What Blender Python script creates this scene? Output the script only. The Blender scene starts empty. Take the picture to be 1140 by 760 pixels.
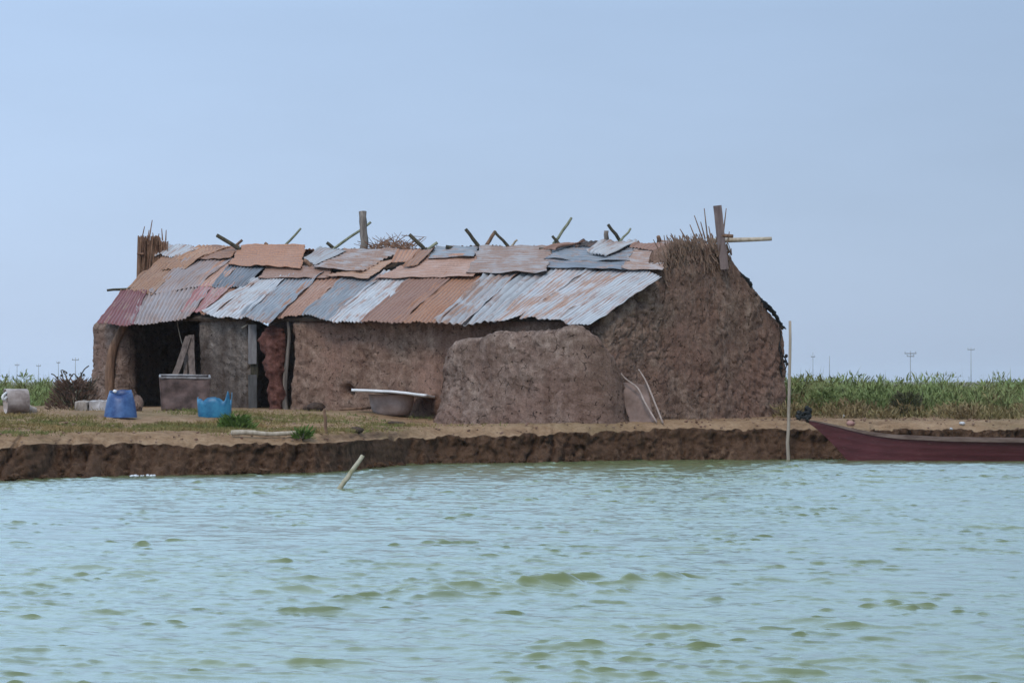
import bpy, math, random
import numpy as np
from mathutils import Vector
R = math.radians
rng = np.random.default_rng(7)
random.seed(7)
scene = bpy.context.scene
COL = scene.collection

# ------------------------------------------------------------------ camera model
F = 3167.0            # focal length in pixels of the 1140 px wide photograph (100 mm)
CZ = 1.35             # eye height above the water
PITCH = math.atan(44.0 / F)

def ray(px, py):
    x = (px - 570.0) / F
    z = -(py - 380.0) / F
    cp, sp = math.cos(PITCH), math.sin(PITCH)
    return np.array([x, cp - z * sp, sp + z * cp])

def at(px, py, Y):
    d = ray(px, py)
    return np.array([0, 0, CZ]) + d * (Y / d[1])

# ------------------------------------------------------------------ noise
_perm = np.random.default_rng(3).permutation(256)
_perm = np.concatenate([_perm, _perm, _perm])
_g = np.random.default_rng(4).normal(size=(256, 3))
_g /= np.linalg.norm(_g, axis=1)[:, None]

def perlin(x, y, z):
    x, y, z = np.broadcast_arrays(np.asarray(x, float), np.asarray(y, float), np.asarray(z, float))
    xi, yi, zi = np.floor(x).astype(int), np.floor(y).astype(int), np.floor(z).astype(int)
    xf, yf, zf = x - xi, y - yi, z - zi
    xi &= 255; yi &= 255; zi &= 255
    u = xf**3 * (xf * (xf * 6 - 15) + 10)
    v = yf**3 * (yf * (yf * 6 - 15) + 10)
    w = zf**3 * (zf * (zf * 6 - 15) + 10)
    def g(dx, dy, dz):
        h = _perm[_perm[_perm[xi + dx] + yi + dy] + zi + dz]
        gr = _g[h]
        return gr[..., 0] * (xf - dx) + gr[..., 1] * (yf - dy) + gr[..., 2] * (zf - dz)
    def L(a, b, t): return a + (b - a) * t
    return L(L(L(g(0,0,0), g(1,0,0), u), L(g(0,1,0), g(1,1,0), u), v),
             L(L(g(0,0,1), g(1,0,1), u), L(g(0,1,1), g(1,1,1), u), v), w) * 1.6

def fbm(x, y, z=0.0, oct=4, gain=.5):
    s, a, f = 0, 1.0, 1.0
    for i in range(oct):
        s = s + a * perlin(np.asarray(x) * f + 17.3 * i, np.asarray(y) * f + 5.1 * i, np.asarray(z) * f + 9.7 * i)
        a *= gain; f *= 2.03
    return s

def sstep(a, b, x):
    t = np.clip((np.asarray(x, float) - a) / (b - a), 0, 1)
    return t * t * (3 - 2 * t)

# ------------------------------------------------------------------ objects
def thing(name, label, cat, loc=(0, 0, 0), group=None):
    o = bpy.data.objects.new(name, None)
    o.empty_display_size = .2
    COL.objects.link(o)
    o.location = [float(c) for c in loc]
    o['label'] = label; o['category'] = cat
    if group: o['group'] = group
    return o

def tag(o, label, cat, group=None):
    o['label'] = label; o['category'] = cat
    if group: o['group'] = group
    return o

def root_loc(parent):
    p = np.zeros(3)
    while parent is not None:
        p += np.array(parent.location); parent = parent.parent
    return p

def raw_mesh(name, V, loops, starts, mat, parent=None, smooth=True, uv=None, origin=None):
    me = bpy.data.meshes.new(name)
    V = np.asarray(V, np.float64)
    off = root_loc(parent) if parent is not None else (np.zeros(3) if origin is None else np.asarray(origin, float))
    V = (V - off).astype(np.float32)
    loops = np.asarray(loops, np.int32); starts = np.asarray(starts, np.int32)
    me.vertices.add(len(V)); me.vertices.foreach_set('co', V.ravel())
    me.loops.add(len(loops)); me.loops.foreach_set('vertex_index', loops)
    me.polygons.add(len(starts)); me.polygons.foreach_set('loop_start', starts)
    me.polygons.foreach_set('use_smooth', np.full(len(starts), smooth))
    if uv is not None:
        l = me.uv_layers.new(name='UVMap')
        l.data.foreach_set('uv', np.asarray(uv, np.float32)[loops].ravel())
    me.update(calc_edges=True); me.validate()
    if mat is not None: me.materials.append(mat)
    o = bpy.data.objects.new(name, me)
    COL.objects.link(o)
    if parent is not None: o.parent = parent
    elif origin is not None: o.location = [float(c) for c in origin]
    return o

def grid_faces(nu, nv, wrap=False):
    a = np.arange(nu * nv).reshape(nu, nv)
    if wrap: a = np.vstack([a, a[:1]])
    q = np.stack([a[:-1, :-1], a[1:, :-1], a[1:, 1:], a[:-1, 1:]], -1).reshape(-1, 4)
    return q

def grid_obj(name, P, mat, parent=None, smooth=True, uv=None, origin=None, flip=False):
    nu, nv = P.shape[:2]
    q = grid_faces(nu, nv)
    if flip: q = q[:, ::-1]
    return raw_mesh(name, P.reshape(-1, 3), q.ravel(), np.arange(len(q)) * 4, mat, parent, smooth,
                    None if uv is None else uv.reshape(-1, 2), origin)

class MB:
    def __init__(s): s.v = []; s.f = []
    def add(s, V, Fc):
        b = len(s.v)
        s.v += [tuple(map(float, p)) for p in V]
        s.f += [tuple(int(i) + b for i in f) for f in Fc]
        return s
    def tube(s, pts, rad, n=8, rough=0.0, seed=0):
        pts = np.array(pts, float); m = len(pts)
        if np.isscalar(rad): rad = [rad] * m
        T = np.gradient(pts, axis=0); T /= np.linalg.norm(T, axis=1)[:, None] + 1e-9
        ref = np.array([0, 0, 1.0]) if abs(T[0][2]) < .9 else np.array([1.0, 0, 0])
        V = []
        r = np.random.default_rng(seed)
        for i in range(m):
            a = np.cross(T[i], ref); a /= np.linalg.norm(a); b = np.cross(T[i], a)
            for k in range(n):
                t = 2 * math.pi * k / n
                rr = rad[i] * (1 + rough * r.uniform(-1, 1))
                V.append(pts[i] + rr * (math.cos(t) * a + math.sin(t) * b))
        Fc = []
        for i in range(m - 1):
            for k in range(n):
                k2 = (k + 1) % n
                Fc.append((i * n + k, i * n + k2, (i + 1) * n + k2, (i + 1) * n + k))
        Fc.append(tuple(range(n))[::-1]); Fc.append(tuple((m - 1) * n + k for k in range(n)))
        return s.add(V, Fc)
    def plank(s, p0, p1, w, t, side=(1, 0, 0), seg=6, warp=.004, seed=0):
        """board from p0 to p1, width w along 'side', thickness t"""
        p0, p1 = np.array(p0, float), np.array(p1, float)
        d = p1 - p0; L = np.linalg.norm(d); d /= L
        sd = np.array(side, float); sd -= d * sd.dot(d); sd /= np.linalg.norm(sd)
        nn = np.cross(d, sd)
        r = np.random.default_rng(seed)
        V = []; Fc = []
        for i in range(seg + 1):
            c = p0 + d * L * i / seg + nn * r.uniform(-1, 1) * warp + sd * r.uniform(-1, 1) * warp
            for a, b in ((-.5, -.5), (.5, -.5), (.5, .5), (-.5, .5)):
                V.append(c + sd * a * w + nn * b * t)
        for i in range(seg):
            for k in range(4):
                k2 = (k + 1) % 4
                Fc.append((i * 4 + k, i * 4 + k2, i * 4 + 4 + k2, i * 4 + 4 + k))
        Fc.append((3, 2, 1, 0)); b = seg * 4; Fc.append((b, b + 1, b + 2, b + 3))
        return s.add(V, Fc)
    def blob(s, c, r, seed=0, amp=.3, freq=1.5, nu=14, nv=9):
        c = np.array(c, float); r = np.array(r if np.ndim(r) else (r, r, r), float)
        V = []; Fc = []
        for j in range(nv):
            ph = math.pi * (j + .0) / (nv - 1)
            for i in range(nu):
                th = 2 * math.pi * i / nu
                V.append((math.sin(ph) * math.cos(th), math.sin(ph) * math.sin(th), math.cos(ph)))
        V = np.array(V)
        n = fbm(V[:, 0] * freq + seed * 7.7, V[:, 1] * freq, V[:, 2] * freq, 3)
        V = c + V * r * (1 + amp * n)[:, None]
        for j in range(nv - 1):
            for i in range(nu):
                i2 = (i + 1) % nu
                Fc.append((j * nu + i, (j + 1) * nu + i, (j + 1) * nu + i2, j * nu + i2))
        return s.add(V, Fc)
    def build(s, name, mat, parent=None, smooth=True, origin=None):
        loops = np.fromiter((i for f in s.f for i in f), np.int32)
        starts = np.cumsum([0] + [len(f) for f in s.f[:-1]])
        o = raw_mesh(name, np.array(s.v), loops, starts, mat, parent, smooth, origin=origin)
        return o

def curve(pts, n=10):
    """smooth polyline through points (Catmull-Rom)"""
    P = [np.array(p, float) for p in pts]
    P = [2 * P[0] - P[1]] + P + [2 * P[-1] - P[-2]]
    out = []
    for i in range(1, len(P) - 2):
        for k in range(n):
            t = k / n
            a, b, c, d = P[i-1], P[i], P[i+1], P[i+2]
            out.append(.5 * (2*b + (c-a)*t + (2*a-5*b+4*c-d)*t*t + (3*b-a-3*c+d)*t**3))
    out.append(P[-2])
    return np.array(out)

# ------------------------------------------------------------------ materials
def new_mat(name):
    m = bpy.data.materials.new(name); m.use_nodes = True
    nt = m.node_tree
    return m, nt, nt.nodes['Principled BSDF']

def N(nt, typ, **kw):
    n = nt.nodes.new(typ)
    for k, v in kw.items():
        if k in n.inputs: n.inputs[k].default_value = v
        else: setattr(n, k, v)
    return n

def ramp(nt, fac, stops):
    r = nt.nodes.new('ShaderNodeValToRGB')
    e = r.color_ramp.elements
    while len(e) < len(stops): e.new(.5)
    for el, (p, c) in zip(e, stops):
        el.position = p; el.color = (*c, 1) if len(c) == 3 else c
    nt.links.new(fac, r.inputs[0])
    return r.outputs[0]

def mixc(nt, fac, a, b, mode='MIX'):
    n = nt.nodes.new('ShaderNodeMix'); n.data_type = 'RGBA'; n.blend_type = mode
    if isinstance(fac, (int, float)): n.inputs[0].default_value = fac
    else: nt.links.new(fac, n.inputs[0])
    for k, v in ((6, a), (7, b)):
        if isinstance(v, tuple): n.inputs[k].default_value = (*v, 1)
        else: nt.links.new(v, n.inputs[k])
    return n.outputs[2]

def noise(nt, vec, scale, detail=6, rough=.6, dist=0.0):
    n = N(nt, 'ShaderNodeTexNoise', Scale=scale, Detail=detail, Roughness=rough, Distortion=dist)
    nt.links.new(vec, n.inputs['Vector'])
    return n.outputs['Fac']

def bump(nt, p, h, strength, dist):
    b = N(nt, 'ShaderNodeBump', Strength=strength, Distance=dist)
    nt.links.new(h, b.inputs['Height'])
    if p.inputs['Normal'].links:
        nt.links.new(p.inputs['Normal'].links[0].from_socket, b.inputs['Normal'])
    nt.links.new(b.outputs[0], p.inputs['Normal'])

def objvec(nt, scale=(1, 1, 1), rand=False):
    t = nt.nodes.new('ShaderNodeTexCoord'); mp = nt.nodes.new('ShaderNodeMapping')
    mp.inputs['Scale'].default_value = scale
    nt.links.new(t.outputs['Object'], mp.inputs['Vector'])
    if rand:
        oi = nt.nodes.new('ShaderNodeObjectInfo')
        m = N(nt, 'ShaderNodeMath', operation='MULTIPLY'); m.inputs[1].default_value = 57.0
        nt.links.new(oi.outputs['Random'], m.inputs[0])
        nt.links.new(m.outputs[0], mp.inputs['Location'])
    return mp.outputs[0]

def simple(name, c1, c2, scale=8, rough=.8, stretch=(1, 1, 1), bs=.4, bd=.01, lo=.35, hi=.65, rand=True, spec=.3):
    m, nt, p = new_mat(name)
    v = objvec(nt, stretch, rand)
    n = noise(nt, v, scale)
    nt.links.new(ramp(nt, n, [(lo, c1), (hi, c2)]), p.inputs['Base Color'])
    p.inputs['Roughness'].default_value = rough
    p.inputs['Specular IOR Level'].default_value = spec
    if bs: bump(nt, p, noise(nt, v, scale * 3), bs, bd)
    return m

def mud_mat(name, dark, mid, light, tint, crack=.8, scale=1.0):
    m, nt, p = new_mat(name)
    v = objvec(nt)
    big = noise(nt, v, .9 * scale, 4, .6)
    med = noise(nt, v, 5 * scale, 8, .7)
    fine = noise(nt, v, 34 * scale, 4, .7)
    c = ramp(nt, med, [(.3, dark), (.5, mid), (.72, light)])
    c = mixc(nt, ramp(nt, big, [(.40, (0, 0, 0)), (.62, (.9, .9, .9))]), c, tint)
    c2 = ramp(nt, fine, [(.3, (.5, .47, .45)), (.5, (1.0, 1, 1)), (.75, (1.4, 1.38, 1.34))])
    c = mixc(nt, .8, c, c2, 'MULTIPLY')
    # pits where lumps fell out, and chopped straw flecks
    pv_ = N(nt, 'ShaderNodeTexVoronoi', Scale=7.5 * scale); nt.links.new(v, pv_.inputs['Vector'])
    pit = ramp(nt, pv_.outputs['Distance'], [(.07, (1, 1, 1)), (.20, (0, 0, 0))])
    pm_ = N(nt, 'ShaderNodeMath', operation='MULTIPLY'); nt.links.new(pit, pm_.inputs[0])
    nt.links.new(ramp(nt, noise(nt, v, 3.1 * scale, 4), [(.43, (0, 0, 0)), (.55, (1, 1, 1))]), pm_.inputs[1])
    c = mixc(nt, pm_.outputs[0], c, tuple(x * .4 for x in dark))
    sv = N(nt, 'ShaderNodeTexVoronoi', Scale=24.0 * scale)
    smp = nt.nodes.new('ShaderNodeMapping'); smp.inputs['Scale'].default_value = (1, 1, .45); smp.inputs['Rotation'].default_value = (.4, .7, .2)
    nt.links.new(v, smp.inputs['Vector']); nt.links.new(smp.outputs[0], sv.inputs['Vector'])
    fl = ramp(nt, sv.outputs['Distance'], [(.05, (.6, .6, .6)), (.12, (0, 0, 0))])
    c = mixc(nt, fl, c, tuple(min(1, x * 1.55) for x in light))
    # rain streaks running down the face
    rmp = nt.nodes.new('ShaderNodeMapping'); rmp.inputs['Scale'].default_value = (4, 4, .35); nt.links.new(v, rmp.inputs['Vector'])
    c = mixc(nt, .75, c, ramp(nt, noise(nt, rmp.outputs[0], 1.3, 5, .65), [(.32, (.62, .57, .54)), (.55, (1, 1, 1)), (.75, (1.2, 1.2, 1.18))]), 'MULTIPLY')
    # dried cracks
    dv = N(nt, 'ShaderNodeMix', data_type='VECTOR'); dv.inputs[0].default_value = .16
    ns = N(nt, 'ShaderNodeTexNoise', Scale=3.0 * scale, Detail=4.0); nt.links.new(v, ns.inputs['Vector'])
    nt.links.new(v, dv.inputs[4]); nt.links.new(ns.outputs['Color'], dv.inputs[5])
    vo = N(nt, 'ShaderNodeTexVoronoi', feature='DISTANCE_TO_EDGE', Scale=5.2 * scale)
    nt.links.new(dv.outputs[1], vo.inputs['Vector'])
    cr = ramp(nt, vo.outputs['Distance'], [(.0, (0, 0, 0)), (.035, (1, 1, 1))])
    msk = ramp(nt, noise(nt, v, 7.0 * scale, 3), [(.52, (0, 0, 0)), (.60, (1, 1, 1))])
    inv = N(nt, 'ShaderNodeMath', operation='SUBTRACT'); inv.inputs[0].default_value = 1
    nt.links.new(cr, inv.inputs[1])
    mm = N(nt, 'ShaderNodeMath', operation='MULTIPLY'); nt.links.new(inv.outputs[0], mm.inputs[0]); nt.links.new(msk, mm.inputs[1])
    m2 = N(nt, 'ShaderNodeMath', operation='MULTIPLY'); nt.links.new(mm.outputs[0], m2.inputs[0]); m2.inputs[1].default_value = crack
    c = mixc(nt, m2.outputs[0], c, tuple(x * .35 for x in dark))
    nt.links.new(c, p.inputs['Base Color'])
    p.inputs['Roughness'].default_value = .96
    p.inputs['Specular IOR Level'].default_value = .12
    bump(nt, p, med, .6, .04)
    bump(nt, p, fine, 1.0, .018)
    s = N(nt, 'ShaderNodeMath', operation='SUBTRACT'); s.inputs[0].default_value = 1; nt.links.new(m2.outputs[0], s.inputs[1])
    bump(nt, p, s.outputs[0], .8, .03)
    return m

def sheet_mat(name, base, base2, rust, rust2, amount, edge=.5, rough=.55, metal=.15, streak=1.0):
    """weathered corrugated iron: stained zinc or paint with rust bloom and run-off streaks (uv in metres, v along the ribs)"""
    m, nt, p = new_mat(name)
    uvn = nt.nodes.new('ShaderNodeUVMap')
    oi = nt.nodes.new('ShaderNodeObjectInfo')
    mu = N(nt, 'ShaderNodeMath', operation='MULTIPLY'); mu.inputs[1].default_value = 91.0
    nt.links.new(oi.outputs['Random'], mu.inputs[0])
    cb = nt.nodes.new('ShaderNodeCombineXYZ')
    nt.links.new(mu.outputs[0], cb.inputs[0]); nt.links.new(mu.outputs[0], cb.inputs[1])
    ad = N(nt, 'ShaderNodeVectorMath', operation='ADD')
    nt.links.new(uvn.outputs[0], ad.inputs[0]); nt.links.new(cb.outputs[0], ad.inputs[1])
    v = ad.outputs[0]
    mp = nt.nodes.new('ShaderNodeMapping'); mp.inputs['Scale'].default_value = (9 * streak, .8, 1)
    nt.links.new(v, mp.inputs['Vector'])
    st = noise(nt, mp.outputs[0], 1.6, 6, .65, .4)
    bl = noise(nt, v, 1.7, 6, .65, .3)
    fn = noise(nt, v, 22, 4, .7)
    c = ramp(nt, st, [(.3, base2), (.6, base)])
    sm = N(nt, 'ShaderNodeMath', operation='MULTIPLY_ADD'); nt.links.new(st, sm.inputs[0]); sm.inputs[1].default_value = .95
    bl2_ = N(nt, 'ShaderNodeMath', operation='MULTIPLY'); nt.links.new(bl, bl2_.inputs[0]); bl2_.inputs[1].default_value = .55
    nt.links.new(bl2_.outputs[0], sm.inputs[2])
    s2 = N(nt, 'ShaderNodeMath', operation='MULTIPLY_ADD'); nt.links.new(fn, s2.inputs[0]); s2.inputs[1].default_value = .25
    nt.links.new(sm.outputs[0], s2.inputs[2])
    lo = 1.16 - .62 * amount
    rm = ramp(nt, s2.outputs[0], [(max(.0, min(.97, lo - .07)), (0, 0, 0)), (max(.02, min(1, lo + .07)), (1, 1, 1))])
    rc = ramp(nt, fn, [(.3, rust2), (.65, rust)])
    c = mixc(nt, rm, c, rc)
    sp = ramp(nt, noise(nt, v, 9, 5, .7), [(.62, (1, 1, 1)), (.74, (.55, .48, .45))])
    c = mixc(nt, .7, c, sp, 'MULTIPLY')
    # thin rust runs below the nails, and a different age for every sheet
    mp2 = nt.nodes.new('ShaderNodeMapping'); mp2.inputs['Scale'].default_value = (16, .7, 1); nt.links.new(v, mp2.inputs['Vector'])
    c = mixc(nt, ramp(nt, noise(nt, mp2.outputs[0], 1.3, 4, .6), [(.60, (0, 0, 0)), (.70, (.75, .75, .75))]), c, (.20, .115, .085))
    ag = N(nt, 'ShaderNodeMapRange'); ag.inputs[3].default_value = .72; ag.inputs[4].default_value = 1.12; nt.links.new(oi.outputs['Random'], ag.inputs[0])
    vs2 = N(nt, 'ShaderNodeVectorMath', operation='SCALE'); nt.links.new(c, vs2.inputs[0]); nt.links.new(ag.outputs[0], vs2.inputs['Scale']); c = vs2.outputs[0]
    # patchy dark tint in the corrugation valleys, painting in shade between the ribs
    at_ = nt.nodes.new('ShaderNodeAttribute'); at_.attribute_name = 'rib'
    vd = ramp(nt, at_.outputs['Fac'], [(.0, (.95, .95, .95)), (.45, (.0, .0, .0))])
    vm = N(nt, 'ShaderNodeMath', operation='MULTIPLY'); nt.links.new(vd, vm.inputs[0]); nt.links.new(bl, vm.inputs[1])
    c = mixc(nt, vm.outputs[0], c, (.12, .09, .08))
    nt.links.new(c, p.inputs['Base Color'])
    p.inputs['Metallic'].default_value = metal
    p.inputs['Roughness'].default_value = rough
    p.inputs['Specular IOR Level'].default_value = .35
    bump(nt, p, fn, .25, .006)
    return m

MUD = mud_mat('mud_plaster', (.085, .047, .032), (.225, .146, .108), (.39, .28, .215), (.225, .130, .096), crack=.85)
MUDP = mud_mat('mud_plaster_pale', (.085, .053, .041), (.21, .145, .116), (.36, .27, .22), (.20, .125, .098), crack=.85)
MUDG = mud_mat('mud_grey', (.06, .045, .038), (.15, .122, .106), (.27, .225, .195), (.085, .062, .052), crack=.4)
MUDR = mud_mat('mud_red', (.06, .027, .02), (.145, .062, .048), (.25, .12, .10), (.12, .052, .042), crack=.5, scale=1.6)
GREYW = simple('grey_wood', (.10, .085, .075), (.26, .22, .19), 6, .9, (3, 3, .4))
BROWNW = simple('brown_wood', (.10, .055, .035), (.24, .14, .09), 6, .9, (3, 3, .5))
DARKW = simple('dark_wood', (.028, .026, .018), (.085, .07, .045), 8, .9, (3, 3, .6))
PALEW = simple('pale_wood', (.30, .24, .18), (.50, .42, .33), 7, .9, (2, 2, .5))
GREENW = simple('green_grey_wood', (.12, .125, .085), (.27, .27, .19), 7, .9, (2, 2, .5))
REED = simple('reed', (.12, .06, .038), (.30, .17, .105), 9, .9, (1, 1, .3))
REEDD = simple('reed_dark', (.075, .042, .03), (.20, .125, .09), 9, .9, (1, 1, .3))
BLACK = simple('black_plastic', (.008, .008, .008), (.02, .02, .02), 6, .6)
UNDER = simple('reed_matting', (.03, .02, .015), (.10, .07, .05), 10, .95)

Z = (.5, .5, .52)
RU = (.36, .215, .155); RUd = (.21, .115, .085)
PK = (.43, .31, .27); PKd = (.29, .175, .14)
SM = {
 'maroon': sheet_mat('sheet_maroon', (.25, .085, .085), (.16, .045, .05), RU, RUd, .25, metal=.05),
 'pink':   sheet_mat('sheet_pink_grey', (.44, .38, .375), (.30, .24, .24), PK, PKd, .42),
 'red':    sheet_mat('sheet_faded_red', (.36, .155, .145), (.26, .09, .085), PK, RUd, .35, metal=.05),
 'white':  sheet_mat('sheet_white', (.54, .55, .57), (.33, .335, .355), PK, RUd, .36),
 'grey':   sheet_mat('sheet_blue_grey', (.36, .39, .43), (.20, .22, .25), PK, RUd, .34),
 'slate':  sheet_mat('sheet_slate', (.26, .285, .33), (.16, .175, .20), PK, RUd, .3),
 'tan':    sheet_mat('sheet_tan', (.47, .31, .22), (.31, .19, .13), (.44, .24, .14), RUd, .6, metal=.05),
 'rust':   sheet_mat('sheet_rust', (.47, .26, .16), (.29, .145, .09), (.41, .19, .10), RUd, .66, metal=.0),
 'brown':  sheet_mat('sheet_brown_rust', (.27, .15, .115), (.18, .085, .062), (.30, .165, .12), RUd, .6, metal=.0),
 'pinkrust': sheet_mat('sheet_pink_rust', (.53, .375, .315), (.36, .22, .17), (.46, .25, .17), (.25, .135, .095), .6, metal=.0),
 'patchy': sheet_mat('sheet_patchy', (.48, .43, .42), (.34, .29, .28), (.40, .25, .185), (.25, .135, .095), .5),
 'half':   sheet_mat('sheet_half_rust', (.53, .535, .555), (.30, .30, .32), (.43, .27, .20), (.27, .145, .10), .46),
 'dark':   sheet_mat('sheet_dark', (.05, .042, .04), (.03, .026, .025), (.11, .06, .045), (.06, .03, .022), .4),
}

# ------------------------------------------------------------------ terrain
shore_px = [(-250, 541), (0, 535), (60, 532), (140, 529.5), (250, 528), (350, 526), (385, 523.5), (420, 520),
            (455, 517), (500, 515.5), (560, 515), (650, 513.2), (700, 512.2), (800, 511.6), (900, 511), (1140, 510), (1400, 509)]
shx, shy = [], []
for px, py in shore_px:
    Y = F * CZ / (py - 424.0)
    shx.append((px - 570) / F * Y); shy.append(Y)
shx = [-3000, -40] + shx + [40, 3000]
shy = [32, 35] + shy + [51, 60]
shx, shy = np.array(shx), np.array(shy)

def shore(x): return np.interp(x, shx, shy)
def lipz(x): return np.interp(x, [-7, -4, -2, 0, 3, 8], [.47, .44, .43, .47, .53, .5])
def lipd(x): return np.interp(x, [-9, -6.5, -5, -2.4, -1.5, 8], [.8, .7, .34, .32, .26, .24])

def ground_z(x, y):
    dist = np.asarray(y) - shore(x) - lipd(x)
    z = lipz(x) + .13 * sstep(0, .8, dist) + .225 * sstep(3, 11, dist)
    z = z - .25 * sstep(18, 60, dist) - .1 * sstep(60, 600, dist)
    return z

def ground_hit(px, py, y0=37.0):
    for Y in np.arange(y0, 90, .02):
        p = at(px, py, Y)
        if p[1] > shore(p[0]) + lipd(p[0]) * .8 and p[2] <= ground_z(p[0], p[1]):
            return np.array([p[0], p[1], float(ground_z(p[0], p[1]))])
    return at(px, py, 80)

def on_ground(x, y, dz=0.0): return np.array([x, y, float(ground_z(x, y)) + dz])

def earth_mat():
    m, nt, p = new_mat('earth')
    v = objvec(nt)
    big = noise(nt, v, .35, 5, .6); med = noise(nt, v, 2.4, 8, .72); fine = noise(nt, v, 19, 6, .75)
    top = ramp(nt, med, [(.3, (.17, .098, .054)), (.5, (.275, .172, .10)), (.72, (.37, .25, .155))])
    top = mixc(nt, ramp(nt, big, [(.48, (0, 0, 0)), (.62, (.6, .6, .6))]), top, (.18, .135, .07))
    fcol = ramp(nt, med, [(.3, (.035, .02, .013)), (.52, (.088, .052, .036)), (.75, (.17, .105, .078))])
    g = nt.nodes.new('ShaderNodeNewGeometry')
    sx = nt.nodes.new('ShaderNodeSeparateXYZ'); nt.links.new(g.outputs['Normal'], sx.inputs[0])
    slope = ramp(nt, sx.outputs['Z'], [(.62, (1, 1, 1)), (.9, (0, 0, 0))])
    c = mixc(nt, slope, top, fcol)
    # wet dark soil close to the water line
    sp = nt.nodes.new('ShaderNodeSeparateXYZ'); nt.links.new(g.outputs['Position'], sp.inputs[0])
    wet = ramp(nt, sp.outputs['Z'], [(.03, (1, 1, 1)), (.16, (0, 0, 0))])
    wm = N(nt, 'ShaderNodeMath', operation='MULTIPLY'); nt.links.new(wet, wm.inputs[0]); wm.inputs[1].default_value = .55
    c = mixc(nt, wm.outputs[0], c, (.045, .032, .022))
    # the far plain is green scrub
    fy = N(nt, 'ShaderNodeMapRange'); fy.inputs[1].default_value = 62; fy.inputs[2].default_value = 75
    nt.links.new(sp.outputs['Y'], fy.inputs[0])
    c = mixc(nt, fy.outputs[0], c, (.16, .135, .08))
    c = mixc(nt, .7, c, ramp(nt, fine, [(.28, (.45, .42, .4)), (.5, (1, 1, 1)), (.78, (1.4, 1.38, 1.35))]), 'MULTIPLY')
    nt.links.new(c, p.inputs['Base Color'])
    p.inputs['Roughness'].default_value = .97; p.inputs['Specular IOR Level'].default_value = .1
    bump(nt, p, med, .7, .06); bump(nt, p, fine, .8, .02)
    return m
EARTH = earth_mat()

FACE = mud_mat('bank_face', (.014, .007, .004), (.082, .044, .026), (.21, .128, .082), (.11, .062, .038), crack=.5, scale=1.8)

def build_ground():
    dense = np.arange(-14, 14.001, .032)
    out = 14 + np.cumsum(.05 * 1.35 ** np.arange(1, 36)); out = out[out < 2900]
    xs = np.concatenate([-out[::-1], dense, out, [2950.0]]); xs = np.concatenate([[-2950.0], xs])
    nf = 34
    q = np.linspace(0, 1, nf)
    pd = np.concatenate([[.015, .035, .06, .09], np.arange(.13, 1.6, .045), np.arange(1.6, 18, .13), 18 * 1.22 ** np.arange(0, 26)])
    pd = pd[pd < 2800]
    X, Q = np.meshgrid(xs, q, indexing='ij')
    fade = (np.abs(xs) < 40).astype(float)[:, None]
    zl = lipz(xs) + .022 * fbm(xs * 1.1, 3.3, 0, 4) + .022 * fbm(xs * 7, 1.3, 0, 4) - .035 * sstep(.2, .3, perlin(xs * 3.3, 5.5, 1.0)) * (1 + .5 * perlin(xs * 9, 1.0, 1.0))
    zl = zl - .04 * np.clip(perlin(xs * .75, 8.1, .5) - .25, 0, 1) * 2
    Zf = -.4 + (zl[:, None] + .4) * Q
    qq = np.clip((Zf / np.maximum(zl[:, None], .1)), -1, 1)
    ld = lipd(xs)[:, None]
    base = shore(xs)[:, None] + ld * np.where(qq > 0, np.maximum(qq, 0) ** .75, qq * .6)
    ny = .16 * fbm(X * .9, Zf * .4, 2.0, 3) + .10 * fbm(X * 3.2, Zf * .9, 7.0, 3) + .05 * fbm(X * 9, Zf * 3, 1.0, 3) + .022 * fbm(X * 22, Zf * 14, 5.0, 2)
    rg = np.clip(1 - np.abs(perlin(X * 3.3 + .4 * perlin(X * 2, Zf * 3, 1.0), Zf * .7, 11.0)) * 4, 0, 1) ** 1.5
    rg2 = np.clip(1 - np.abs(perlin(X * 9 , Zf * 5, 21.0)) * 4, 0, 1)
    calm = np.clip(.45 + 1.3 * perlin(X * .55, .7, 41.0), .08, 1.2)
    ny = ny + .045 * fbm(X * 15, Zf * 12, 71.0, 2) + (.30 * rg + .06 * rg2) * calm + .05 * fbm(X * 6, Zf * 9, 31.0, 3)
    slump = np.clip(perlin(X * .8, .3, 51.0) + .25 * perlin(X * 3.1, Zf * 2, 5.0) + .05, 0, 1)
    ny = ny - .55 * slump * np.clip(1 - np.clip(qq, 0, 1), 0, 1) ** 1.6 - .10 * slump * fbm(X * 5, Zf * 5, 61.0, 2)
    # undercut: soil falls away below a crumbling lip
    ny = ny + .12 * np.exp(-((qq - .6) / .25) ** 2) * (.5 + perlin(X * 1.6, 4.4, 2.2))
    Yf = base + ny * fade
    face = np.stack([X, Yf, Zf + 0.02 * fade * fbm(X * 7, Zf * 7, 3.0, 2) * np.clip(Q * 3, 0, 1)], -1)
    X2, D = np.meshgrid(xs, pd, indexing='ij')
    ylip = Yf[:, -1:]; zlip = face[:, -1:, 2]
    Y2 = ylip + D
    zt = ground_z(X2, Y2)
    rough = .018 * fbm(X2 * 3, Y2 * 3, 0, 4) + .03 * fbm(X2 * .7, Y2 * .7, 4.0, 2) + .010 * fbm(X2 * 13, Y2 * 13, 1, 2)
    near = np.exp(-D / 25)
    Z2 = zt + rough * near * fade
    k = np.exp(-D / .22)
    Z2 = Z2 * (1 - k) + zlip * k
    P = np.concatenate([face, np.stack([X2, Y2, Z2], -1)], 1)
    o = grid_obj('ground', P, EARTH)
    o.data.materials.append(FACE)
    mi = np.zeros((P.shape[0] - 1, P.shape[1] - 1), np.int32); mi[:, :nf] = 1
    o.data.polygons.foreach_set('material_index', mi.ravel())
    o['kind'] = 'structure'
build_ground()

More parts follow.
